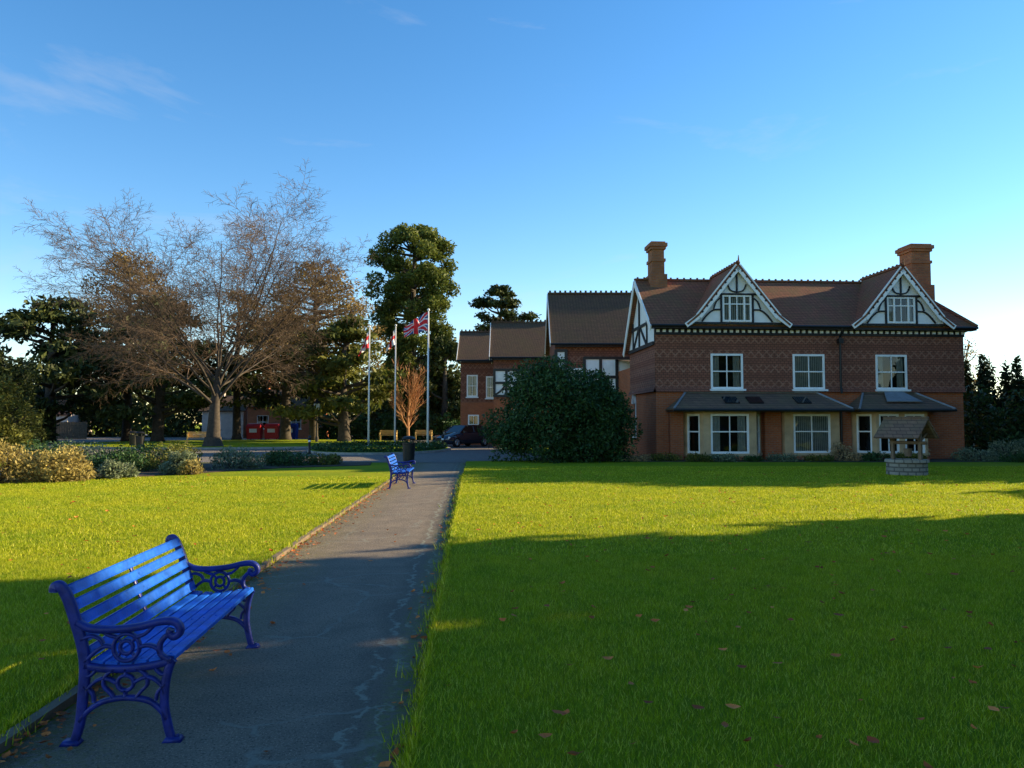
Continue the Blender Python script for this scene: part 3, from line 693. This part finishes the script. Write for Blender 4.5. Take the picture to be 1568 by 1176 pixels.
# ------------------------------------------------------------ trees
def branch(mb,p,d,L,r,lvl,P,tips):
    nseg=P['seg'][min(lvl,len(P['seg'])-1)]; pts=[p.copy()]; rr=[r]; q=p.copy(); dd=d.copy(); step=L/nseg
    r1=r*P['taper']
    for i in range(nseg):
        dd=(dd+Vector((rv(-1,1),rv(-1,1),rv(-1,1)))*P['wob']+Vector((0,0,P['up'][min(lvl,len(P['up'])-1)]))).normalized()
        q=q+dd*step; pts.append(q.copy()); rr.append(r+(r1-r)*(i+1)/nseg)
    mb.tube(pts,rr,8 if lvl<1 else (6 if lvl<2 else (4 if lvl<3 else 3)),0 if lvl<P.get('twiglvl',3) else 1,cap=False)
    if lvl>=P['lv']: tips.append(q); return
    k=P['kids'][lvl]
    for j in range(k):
        t=P['start'][lvl]+(1-P['start'][lvl])*(j+rv(.2,1))/k; t=min(t,1)
        x=t*nseg; i=min(int(x),nseg-1); fr=x-i; base=pts[i].lerp(pts[i+1],fr); ax=(pts[i+1]-pts[i]).normalized()
        lo,hi=P['ang'][lvl]; an=rv(lo,hi)
        if lvl==0: an=lo+(hi-lo)*((j*.618)%1)
        az=j*2.4+rv(-.5,.5)
        side=ax.cross(Vector((0,0,1)) if abs(ax.z)<.95 else Vector((1,0,0))).normalized(); s2=ax.cross(side)
        nd=(ax*math.cos(an)+(side*math.cos(az)+s2*math.sin(az))*math.sin(an)).normalized()
        branch(mb,base,nd,L*P['lr'][lvl]*rv(.88,1.12)*(1-.35*t*(lvl>0)),max(rr[i]*P['rr'][lvl],P['rmin']),lvl+1,P,tips)
bt=empty('bare_tree',(-19.0,49,0)); bt.scale=(1.14,1.05,.90); m=MB(); tips=[]
random.seed(33)
P=dict(seg=(5,8,6,4,3,2),taper=.3,wob=.09,up=(.02,.012,.0,-.03,-.05,-.05),lv=5,kids=(16,9,8,6,4),start=(.40,.22,.12,.15,.1),ang=((.15,1.25),(.35,.85),(.4,.9),(.4,.95),(.4,1)),lr=(2.05,.50,.52,.55,.6),rr=(.31,.45,.5,.55,.6),rmin=.011,twiglvl=2)
m.tube([(0,0,-.1),(0,0,.3),(0,0,.8)],[.7,.52,.44],10,0,cap=False)
branch(m,Vector((0,0,.6)),Vector((0.02,0,1)),5.0,.42,0,P,tips)
m.obj('trunk_and_branches',['bark','barktwig'],bt,True)
random.seed(8)
ot=empty('bare_tree',(-8.6,64,0)); m=MB(); tips=[]
P2=dict(seg=(4,5,4,3),taper=.4,wob=.08,up=(.02,.10,.08,.05),lv=3,kids=(12,8,6),start=(.15,.1,.1),ang=((.4,.9),(.3,.7),(.3,.7)),lr=(.62,.55,.55),rr=(.5,.6,.6),rmin=.02,twiglvl=0)
branch(m,Vector((0,0,0)),Vector((0,0,1)),4.2,.14,0,P2,tips); m.obj('trunk_and_branches',['barkorange','barkorange'],ot)
def trunk(e,h,r,limbs=()):
    m=MB(); m.tube([(0,0,-.1),(0,0,.5),(rv(-.2,.2),rv(-.2,.2),h*.5),(0,0,h)],[r*1.4,r,r*.7,r*.15],8,0)
    for c in limbs:
        z=max(h*.12,min(h*.95,c[2]-rv(.3,1.5))); m.tube([(0,0,z),(c[0]*.5,c[1]*.5,z+(c[2]-z)*.35),(c[0],c[1],c[2])],[r*.35,r*.2,.04],5,0,cap=False)
    m.obj('trunk_and_limbs',['bark'],e,True)
def profile_tree(name,x,y,h,prof,leaf,n,mat,nc=60,cr=(.8,1.4),z0=.12,flat=.7,tr=.4):
    e=empty(name,(x,y,0)); C=[]
    for i in range(nc):
        t=z0+(1-z0)*((i+random.random())/nc); k=np.interp(t,[a for a,_ in prof],[b for _,b in prof])
        a=rv(0,6.283); rr=k*math.sqrt(rv(.25,1)); s=rv(*cr)*(0.6+.4*k/max(b for _,b in prof))
        C.append((rr*math.cos(a)*.92,rr*math.sin(a)*.92,t*h,s,s,s*flat))
    C.append((0,0,h*.98,cr[0]*.7,cr[0]*.7,cr[0]*.8))
    leafmesh('foliage',C,leaf,n,mat,e); trunk(e,h*.93,tr,C[::2]); return e
def cedar(name,x,y,h,rad,n,mat,layers=8,leaf=.3,base=.25,dens=9):
    e=empty(name,(x,y,0)); C=[]
    for L in range(layers):
        t=base+(1-base)*L/(layers-1); k=rad*(1-.78*((t-base)/(1-base))**1.6)
        for j in range(dens if L<layers-1 else 4):
            a=rv(0,6.283); rr=k*rv(.25,1); s=rv(1.0,2.0)*(rad/7)
            C.append((rr*math.cos(a),rr*math.sin(a),h*t+rv(-.4,.4)-rr*.05,s,s,s*.28))
    leafmesh('foliage',C,leaf,n,mat,e,shell=.2); trunk(e,h*.95,.5,C[::2]); return e
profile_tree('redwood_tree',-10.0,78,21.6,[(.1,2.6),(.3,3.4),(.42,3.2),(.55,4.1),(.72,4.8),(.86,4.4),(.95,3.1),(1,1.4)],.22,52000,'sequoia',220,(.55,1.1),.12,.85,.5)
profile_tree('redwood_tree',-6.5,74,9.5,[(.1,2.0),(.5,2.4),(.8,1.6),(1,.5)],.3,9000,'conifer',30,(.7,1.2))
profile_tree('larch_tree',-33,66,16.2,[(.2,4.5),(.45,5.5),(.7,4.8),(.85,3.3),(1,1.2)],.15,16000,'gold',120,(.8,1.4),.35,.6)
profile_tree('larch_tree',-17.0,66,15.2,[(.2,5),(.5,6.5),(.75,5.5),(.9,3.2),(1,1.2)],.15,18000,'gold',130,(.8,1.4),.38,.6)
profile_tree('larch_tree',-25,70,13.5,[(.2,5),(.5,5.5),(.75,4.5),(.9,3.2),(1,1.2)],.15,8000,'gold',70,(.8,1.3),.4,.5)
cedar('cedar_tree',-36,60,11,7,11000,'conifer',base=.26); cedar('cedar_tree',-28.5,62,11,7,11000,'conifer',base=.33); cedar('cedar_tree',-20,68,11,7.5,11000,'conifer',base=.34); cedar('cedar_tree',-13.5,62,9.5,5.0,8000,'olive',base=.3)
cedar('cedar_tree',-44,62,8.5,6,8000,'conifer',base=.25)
cedar('pine_tree',-1.2,86,16.6,5.2,9000,'conifer',6,.3,.55,8)
profile_tree('conifer_tree',-33.0,49,5.8,[(.05,3.0),(.5,2.8),(.85,1.9),(1,.8)],.18,10000,'conifer',36,(.8,1.2),.05)
profile_tree('conifer_tree',-29.6,44,3.9,[(.05,1.8),(.5,1.7),(.85,1.2),(1,.6)],.14,7000,'olive',30,(.6,1.0),.05)
def bushy(name,x,y,rx,ry,h,n,mat,leaf,nc=40,cr=.22):
    e=empty(name,(x,y,0)); C=[]
    for i in range(nc):
        a=rv(0,6.283); el=math.asin(rv(0,1)); k=rv(.75,.92)
        s=rv(.7,1.3)*cr*max(rx,h*.7); C.append((rx*k*math.cos(a)*math.cos(el)**.6,ry*k*math.sin(a)*math.cos(el)**.6,max(.15,(h-s*.7)*math.sin(el)**.8),s,s,s*.9))
    C.append((0,0,h*.42,rx*.8,ry*.8,h*.45))
    leafmesh('foliage',C,leaf,n,mat,e,shell=.6)
    m=MB()
    for k in range(5):
        a=k*1.26; m.tube([(0.1*math.cos(a),.1*math.sin(a),0),(rx*.3*math.cos(a),ry*.3*math.sin(a),h*.4),(rx*.6*math.cos(a),ry*.6*math.sin(a),h*.7)],[.06,.04,.015],5,0)
    m.obj('stems',['bark'],e); return e
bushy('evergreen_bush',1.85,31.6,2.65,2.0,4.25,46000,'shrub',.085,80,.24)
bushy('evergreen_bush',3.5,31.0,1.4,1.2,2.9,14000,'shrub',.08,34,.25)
for (x,y,rx,h,mat,n) in ((-13.6,20.4,.95,1.2,'yellowshrub',7000),(-12.3,20.9,.7,1.05,'yellowshrub',5000),(-15.2,20.6,.9,1.0,'greyshrub',4000),(-14.4,20.0,.5,.5,'olive',1800),(-11.3,22,.5,.55,'greyshrub',2200),(-10.3,24,.45,.75,'greyshrub',3000),(-9.8,23.6,.3,.5,'yellowshrub',1200),
    (-12.5,24.5,.8,.8,'shrub',3500),(-11.5,26,1.0,.9,'olive',3500),(-9.6,26.8,.9,.8,'greyshrub',3000),(-8.2,28.4,.8,.6,'shrub',2500),(-7,28.9,.6,.45,'olive',1800),(-14.5,24,1.1,1.0,'shrub',4000),(-17,22.5,1.1,1.1,'olive',3500),(-19,21.5,1.1,1.0,'shrub',3000),(-13.2,27.2,1.1,.9,'shrub',3000),(-15.5,27,1.2,1.0,'greyshrub',3000),(-8.9,29.8,.7,.5,'olive',1800)):
    bushy('shrub',x,y,rx,rx,h,n,mat,.055,22,.35)
for (x,y,rx,h,mat,n) in ((7.3,30.5,.5,.4,'olive',1500),(8.4,30.6,.55,.35,'greyshrub',1500),(9.6,30.6,.4,.3,'shrub',1000),(10.8,30.7,.6,.35,'greyshrub',1400),(12.2,30.6,.5,.3,'olive',1200),(13.6,30.9,.4,.4,'dry',1200),(13.3,31.2,.25,.9,'dry',900),(14.6,30.8,.6,.4,'shrub',1500),(16,31,.6,.4,'olive',1500),(18.6,31,.8,.6,'greyshrub',2200),(20.2,31.4,.9,.9,'greyshrub',3000),(19.8,30.3,.6,.4,'shrub',1500),(21.3,31,.8,.7,'olive',2500),(6.1,31,.6,.35,'olive',1400),(5,30.9,.5,.25,'dry',1000)):
    bushy('shrub',x,y,rx,rx*.8,h,n,mat,.055,18,.35)
C=[]
for i in range(70):
    a=i/70*6.283; C.append((-7.6+3.4*math.cos(a),45+5.9*math.sin(a),.25,.35,.35,.2))
leafmesh('low_hedge',C,.09,7000,'shrub')
def mass(name,segs,h,n,mat,leaf=.45,step=1.8,dep=2.5,rag=.3):
    C=[]
    for (x0,y0,x1,y1) in segs:
        L=math.hypot(x1-x0,y1-y0); k=int(L/step)+1
        for i in range(k+1):
            t=i/k; hh=h*rv(1-rag,1+rag)
            zz=step*.4
            while zz<hh:
                s=step*rv(.55,.9); C.append((x0+(x1-x0)*t+rv(-.5,.5)*step,y0+(y1-y0)*t+rv(-.5,.5)*dep,zz,s,s,s*.9)); zz+=step*.75
    return leafmesh(name,C,leaf,n,mat)
mass('background_trees',[(-95,92,-10,104),(-10,104,60,110)],6.5,30000,'olive',.5,2.4,5)
mass('background_trees',[(-95,78,-54,86)],6.5,12000,'conifer',.4,2,4)
mass('background_trees',[(-54,88,-14,88)],6,12000,'conifer',.4,2,3)
mass('background_trees',[(-14,84,-3,82)],6,5000,'conifer',.45,2,3)
mass('background_trees',[(27,50,52,52)],3.0,12000,'cypress',.3,1.3,1.6,.2)
mass('garden_hedge',[(-18,74,-5,72)],1.9,8000,'shrub',.22,1,1)
mass('garden_hedge',[(-60,58,-36,58)],2.4,12000,'conifer',.25,1.2,1.4)
# row of columnar cypresses
C=[]
for i in range(22):
    x=24.3+i*.78+rv(-.1,.1); y=41+i*.15+rv(-.2,.2); hh=4.9*rv(.86,1.12); z=.2
    while z<hh:
        s=.50*(1-.75*(z/hh)**2.2); C.append((x+rv(-.05,.05),y,z,s,s,.45)); z+=.28
leafmesh('cypress_hedge',C,.15,52000,'cypress',shell=.25)
mass('garden_hedge',[(22.0,37.2,34,38)],2.2,9000,'shrub',.16,1,1.2,.3)
profile_tree('birch_tree',28.2,48,6.8,[(.2,1.0),(.6,1.3),(.85,.9),(1,.4)],.09,1100,'gold',50,(.4,.6),.4,.7,.10)
# trees standing to the right of the lawn (outside the picture), whose shadows cross it
profile_tree('lime_tree',18.3,14.1,9.8,[(.1,1.3),(.4,1.6),(.8,1.4),(1,.4)],.4,6000,'olive',50,(.7,1.0),.06,.9,.25)
profile_tree('lime_tree',19.5,10.3,11.5,[(.1,1.8),(.4,2.3),(.8,2.0),(1,.4)],.45,4400,'olive',50,(.8,1.3),.06,.9,.3)
for (x,y,h,rd,n) in ((20,5.8,12,3.4,9000),(19,-.5,12,4.2,8000),(22,-8,13,5,8000),(27,9,14,3.2,4000),(15,-5,10,3.5,6000)):
    profile_tree('lime_tree',x,y,h,[(.05,rd*.8),(.3,rd),(.7,rd*.95),(.9,rd*.6),(1,rd*.2)],.55,n,'olive',60,(1.1,1.9),.06,.9,.4)
profile_tree('lime_tree',23.8,26.2,7.4,[(.05,1.9),(.5,2.3),(.85,1.7),(1,.5)],.35,4500,'olive',40,(.8,1.2),.06,.9,.3)
profile_tree('lime_tree',28.3,29.6,10.6,[(.05,2.4),(.5,2.7),(.85,2.4),(1,.8)],.4,9000,'olive',50,(.9,1.3),.06,.9,.3)
profile_tree('lime_tree',29.2,33.6,11.4,[(.05,2.6),(.5,2.9),(.85,2.6),(1,.8)],.4,10000,'olive',50,(.9,1.4),.06,.9,.3)
profile_tree('lime_tree',32.0,38.6,11.6,[(.05,2.6),(.5,3.0),(.85,2.6),(1,.8)],.4,9000,'olive',50,(.9,1.4),.06,.9,.3)
mass('garden_hedge',[(21.5,19.5,23,28)],2.8,6000,'shrub',.35,1.3,1.2,.4)

# ------------------------------------------------------------ flags
def flagpole(x,y,h,kind):
    e=empty('flagpole',(x,y,0)); m=MB(); m.tube([(0,0,0),(0,0,h*.5),(0,0,h)],[.075,.06,.035],12,0); m.tube([(0,0,h),(0,0,h+.05),(0,0,h+.12),(0,0,h+.16)],[.03,.08,.07,.01],12,0); m.cyl(0,0,0,.15,.16,.14,12,0)
    m.tube([(.06,-.03,1.2),(.05,-.03,h-.05)],.008,4,1); m.box(.04,.10,-.03,.03,1.15,1.3,1)
    m.obj('pole',['pole','black'],e,True)
    f=MB(); nx,nz=40,26
    Wd,Hd=(2.2,1.1) if kind=='union' else (1.9,1.15)
    def pos(i,j):
        u=i/nx; v=j/nz
        if kind=='union':
            X=-.05-u*Wd*.60; Z=h-.05-v*Hd*(1-.45*u)-.90*u**1.15*Wd*.42+.05*math.sin(u*12); Y=.20*math.sin(u*10+v*2.5)*u**.4+.06*math.sin(u*21+v*5)
        else:
            X=-.05-.34*u*Wd*(.5+.6*v)+.03*math.sin(v*8); Z=h-.1-v*Hd-u*Wd*.45*(1-.3*v); Y=.12*math.sin(u*14+v*1.5)
        return (X,Y,Z)
    for j in range(nz+1):
        for i in range(nx+1): f.v.append(pos(i,j))
    for j in range(nz):
        for i in range(nx):
            a=j*(nx+1)+i; u=(i+.5)/nx; v=(j+.5)/nz
            if kind=='union':
                if abs(v-.5)<.13 or abs(u-.5)<.09: c=0
                elif abs(v-.5)<.19 or abs(u-.5)<.13: c=1
                else:
                    dd=min(abs((v)-(u)),abs((1-v)-(u))); c=0 if dd<.09 else (1 if dd<.16 else 2)
            elif kind=='england': c=0 if (abs(v-.5)<.13 or abs(u-.5)<.09) else 1
            else: c=0 if (int(v*4)+int(u*3))%2 else 1
            f.f.append((a,a+1,a+nx+2,a+nx+1)); f.m.append(c)
    f.obj('flag',['flagred','flagwhite','bluep'],e,True)
flagpole(-4.75,43.5,7.95,'union'); flagpole(-8.2,54,8.4,'england'); flagpole(-9.3,50,7.8,'banner')

# ------------------------------------------------------------ car
def car(loc,rz):
    e=empty('parked_car',loc,rz); b=MB()
    st=[(2.12,.55,.36,.52,.58),(2.05,.74,.26,.60,.68),(1.8,.84,.2,.66,.76),(1.2,.88,.2,.74,.90),(.75,.89,.2,.80,.97),(0,.89,.2,.84,.98),(-1.0,.89,.2,.86,.99),(-1.7,.87,.22,.88,1.0),(-2.0,.82,.28,.86,.98),(-2.1,.70,.36,.78,.90)]
    for (x,hw,zb,zs,zt) in st:
        pr=[(-hw*.82,zb),(hw*.82,zb),(hw*.97,zb+.12),(hw,(zb+zs)/2),(hw*.97,zs),(hw*.86,zt),(0,zt+.035),(-hw*.86,zt),(-hw*.97,zs),(-hw,(zb+zs)/2),(-hw*.97,zb+.12)]
        b.v+=[(x,a,z) for a,z in pr]
    n=11
    for i in range(len(st)-1):
        for j in range(n): b.f.append((i*n+j,i*n+(j+1)%n,(i+1)*n+(j+1)%n,(i+1)*n+j)); b.m.append(0)
    b.f.append(tuple(range(n))); b.m.append(0); b.f.append(tuple(range((len(st)-1)*n+n-1,(len(st)-1)*n-1,-1))); b.m.append(0)
    b.obj('body',['carpaint'],e,True)
    g=MB(); gs=[(.95,.76,.94,.95),(.25,.62,.98,1.42),(-.3,.62,.98,1.47),(-1.2,.61,.98,1.45),(-1.65,.58,.99,1.38),(-2.0,.70,.97,.99)]
    for (x,hw,z0,z1) in gs: g.v+=[(x,-.79,z0),(x,-hw,z1-.03),(x,-hw+.1,z1),(x,hw-.1,z1),(x,hw,z1-.03),(x,.79,z0)]
    for i in range(len(gs)-1):
        for j in range(5):
            roof=(j in(1,2,3)) and 0<i<4
            g.f.append((i*6+j,i*6+j+1,(i+1)*6+j+1,(i+1)*6+j)); g.m.append(0 if roof else 1)
    for sy in (-1,1):
        for (xa,xb) in ((.28,.95),(-.35,-.35),(-1.2,-1.2)):
            g.tube([(xb,sy*.795,.97),(xa,sy*.635,1.40)],.025,5,0)
    g.obj('cabin',['carpaint','carglass'],e)
    w_=MB()
    for wx in (1.32,-1.3):
        for sy in (-1,1):
            w_.tube([(wx,sy*.70,.32),(wx,sy*.72,.32),(wx,sy*.88,.32),(wx,sy*.90,.32)],[.28,.32,.32,.28],20,0); w_.tube([(wx,sy*.895,.32),(wx,sy*.915,.32)],[.21,.19],20,1)
            for s in range(5):
                a=s*1.2566; w_.tube([(wx,sy*.92,.32),(wx+.19*math.cos(a),sy*.915,.32+.19*math.sin(a))],.02,4,1)
    w_.obj('wheels',['rubber','alloy'],e)
    d=MB()
    for sy in (-1,1):
        d.hexa([(2.02,sy*.50,.50),(1.98,sy*.78,.52),(1.85,sy*.82,.64),(1.95,sy*.5,.60),(2.10,sy*.48,.52),(2.03,sy*.74,.55),(1.92,sy*.80,.70),(2.02,sy*.5,.66)],0)
        d.box(-2.12,-2.0,sy*.72-.09,sy*.72+.09,.62,.86,3); d.box(.62,.78,sy*.97-.09,sy*.97+.09,.94,1.06,2)
    d.box(2.06,2.14,-.38,.38,.42,.56,1); d.box(2.12,2.15,-.26,.26,.32,.41,0); d.box(-2.13,-2.10,-.26,.26,.5,.6,0)
    d.obj('lights_and_trim',['lamp','black','carpaint','red'],e); return e
car((-3.35,52,.015),R(228)); car((-1.9,58,.015),R(262))

# ------------------------------------------------------------ wishing well
def well(loc,rz):
    e=empty('wishing_well',loc,rz); m=MB(); n=28
    for (za,zb,ra,rb) in ((0,.38,.56,.55),(.38,.46,.60,.59)):
        i0=len(m.v)
        for z,r in ((za,ra),(zb,rb)):
            for j in range(n): m.v.append((r*math.cos(6.2832*j/n),r*math.sin(6.2832*j/n),z))
        for r,z in ((.40,zb),(.40,za)):
            for j in range(n): m.v.append((r*math.cos(6.2832*j/n),r*math.sin(6.2832*j/n),z))
        for q in range(3):
            for j in range(n): m.f.append((i0+q*n+j,i0+q*n+(j+1)%n,i0+(q+1)*n+(j+1)%n,i0+(q+1)*n+j)); m.m.append(0)
    m.poly([(.4*math.cos(6.2832*j/n),.4*math.sin(6.2832*j/n),.15) for j in range(n)],1)
    m.obj('stone_ring',['wellstone','dark'],e)
    t=MB()
    for x in (-.42,.42):
        t.box(x-.045,x+.045,-.045,.045,.40,1.50)
        for s in (-1,1): t.tube([(x,s*.04,1.0),(x,s*.36,1.22)],.03,5)
    t.tube([(-.5,0,.95),(.62,0,.95)],.05,8); t.tube([(.62,0,.95),(.62,0,.75),(.74,0,.75)],.015,6)
    for s in (-1,1):
        for x in (-.62,.62):
            t.tube([(x,0,1.62),(x,s*.52,1.08)],.035,4)
    t.obj('posts_and_windlass',['woodgrey'],e)
    r=MB()
    for s in (-1,1): r.slab([(-.68,0,1.68),(.68,0,1.68),(.68,s*.56,1.10),(-.68,s*.56,1.10)],.04)
    r.box(-.68,.68,-.05,.05,1.66,1.72); 
    r.obj('tiled_roof',['slate'],e)
    b=MB(); b.tube([(.05,0,.93),(.05,0,.78)],.008,4); b.tube([(.05,0,.55),(.05,0,.78)],[.09,.12],12); b.obj('bucket',['woodgrey'],e)
well((11.65,22.8,.07),R(-58))
def bin_(x,y,s=1):
    e=empty('litter_bin',(x,y,0.01),0,s); m=MB(); m.cyl(0,0,0,.06,.19,.19,20); m.tube([(0,0,.06),(0,0,.68),(0,0,.70),(0,0,.72)],[.2,.235,.25,.25],20)
    for k in range(4):
        a=k*1.57+.78; m.tube([(.2*math.cos(a),.2*math.sin(a),.7),(.2*math.cos(a),.2*math.sin(a),.86)],.018,5)
    m.tube([(0,0,.85),(0,0,.88),(0,0,.95),(0,0,.98)],[.25,.26,.18,.02],20); m.obj('bin_body',['black'],e,False)
bin_(-4.12,30.8,1.1); bin_(-24.8,50.5,1.1); bin_(-22.9,47.5,1.1); bin_(22.0,32.4,1.0)
def bollard(x,y):
    e=empty('bollard',(x,y,0.01)); m=MB(); m.tube([(0,0,0),(0,0,.1),(0,0,.75),(0,0,.8),(0,0,.88),(0,0,.95)],[.10,.07,.06,.085,.08,.02],12,0); m.tube([(0,0,.6),(0,0,.7)],.068,12,1); m.obj('post',['black','white'],e,True)
bollard(-4.0,44.5); bollard(5.6,40); bollard(-10.5,40)
def wbench(x,y,rz):
    e=empty('wooden_bench',(x,y,.12),rz); m=MB()
    for s in (-.7,.7):
        m.box(s-.04,s+.04,-.25,-.18,0,.85); m.box(s-.04,s+.04,.18,.25,0,.62); m.box(s-.045,s+.045,-.24,.27,.60,.645); m.box(s-.035,s+.035,-.18,.18,.34,.40)
    for k in range(5): m.box(-.75,.75,-.2+k*.09,-.2+k*.09+.075,.401,.43)
    for k in range(4): m.box(-.75,.75,-.26-.015*k,-.235-.015*k,.48+k*.1,.56+k*.1)
    m.obj('bench_frame',['wood'],e)
wbench(-22.4,55,R(200)); wbench(-10.6,66,R(180)); wbench(-7.8,68,R(180))
def lamp(x,y):
    e=empty('street_lamp',(x,y,0)); m=MB(); m.tube([(0,0,0),(0,0,.5),(0,0,.6),(0,0,2.6)],[.12,.1,.05,.04],12,0)
    m.tube([(0,0,2.6),(0,0,2.65),(0,0,3.1)],[.05,.16,.26],6,1); m.tube([(0,0,3.1),(0,0,3.14),(0,0,3.38),(0,0,3.5)],[.30,.30,.08,.02],6,0); m.obj('post_and_lantern',['black','lamp'],e)
lamp(-15.2,60)
def bank(x,y,mat):
    e=empty('recycling_bin',(x,y,.01)); m=MB(); m.hexa([(-.6,-.45,.1),(.6,-.45,.1),(.6,.45,.1),(-.6,.45,.1),(-.65,-.5,1.25),(.65,-.5,1.25),(.65,.5,1.25),(-.65,.5,1.25)],0)
    m.hexa([(-.68,-.54,1.25),(.68,-.54,1.25),(.68,.54,1.25),(-.68,.54,1.25),(-.6,-.3,1.5),(.6,-.3,1.5),(.6,.5,1.55),(-.6,.5,1.55)],0)
    m.box(-.35,.35,-.50,-.46,.7,1.05,1)
    for sx in (-.5,.5):
        for q in (-.35,.35): m.tube([(sx-.03,q,.08),(sx+.03,q,.08)],.08,10,2)
    m.obj('bin_body',[mat,'white','black'],e)
bank(-24.2,72.5,'red'); bank(-22.6,72.8,'red'); bank(-21,73,'bluep')
def cottage(x0,x1,y,ze,zr,mat,wins,roofm='roofdark'):
    e=empty('brick_cottage' if mat=='brick' else 'rendered_cottage'); a=MB(); wn2=MB(); d=5; f,L=seg((x0,y),(x1,y))
    wall(a,f,0,L,0,ze,wins,0,.1)
    for q in wins: window(wn2,f,*q,0,2,(.5,),.07,1,.5)
    a.poly([(x0,y,0),(x0,y,ze),(x0,y+d/2,zr-.1),(x0,y+d,ze),(x0,y+d,0)]); a.poly([(x1,y,0),(x1,y,ze),(x1,y+d/2,zr-.1),(x1,y+d,ze),(x1,y+d,0)])
    a.box(x0+.8,x0+1.5,y+d/2-.3,y+d/2+.3,zr-.5,zr+1,0)
    a.obj('walls',[mat],e); r=MB(); r.slab([(x0-.3,y-.3,ze-.1),(x1+.3,y-.3,ze-.1),(x1+.3,y+d/2,zr),(x0-.3,y+d/2,zr)],.1); r.slab([(x0-.3,y+d/2,zr),(x1+.3,y+d/2,zr),(x1+.3,y+d+.3,ze-.1),(x0-.3,y+d+.3,ze-.1)],.1); r.obj('roof',[roofm],e); wn2.obj('windows',WM,e)
cottage(-27.5,-20,80,3.4,5.3,'brick',[(1,2.2,1,2.4),(4.5,5.6,1,2.4)]); cottage(-33,-28.6,82,3.0,4.6,'render',[(1,2,1,2.3)])
cottage(-53,-48.5,84,2.6,4.2,'render',[(1,2.2,1,2.2)],'roof'); cottage(-74,-64,88,4.6,7.4,'brick',[(2,3.2,2.6,3.8),(6,7.2,2.6,3.8)],'roof')
m=MB()
for i in range(70):
    x=-52+i*.16; m.box(x,x+.14,74,74.03,.05,1.7+rv(-.02,.02))
m.box(-52,-40.8,74.03,74.07,.5,.6); m.box(-52,-40.8,74.03,74.07,1.3,1.4); m.obj('wooden_fence',['woodgrey'])
print('objects',len(bpy.data.objects))
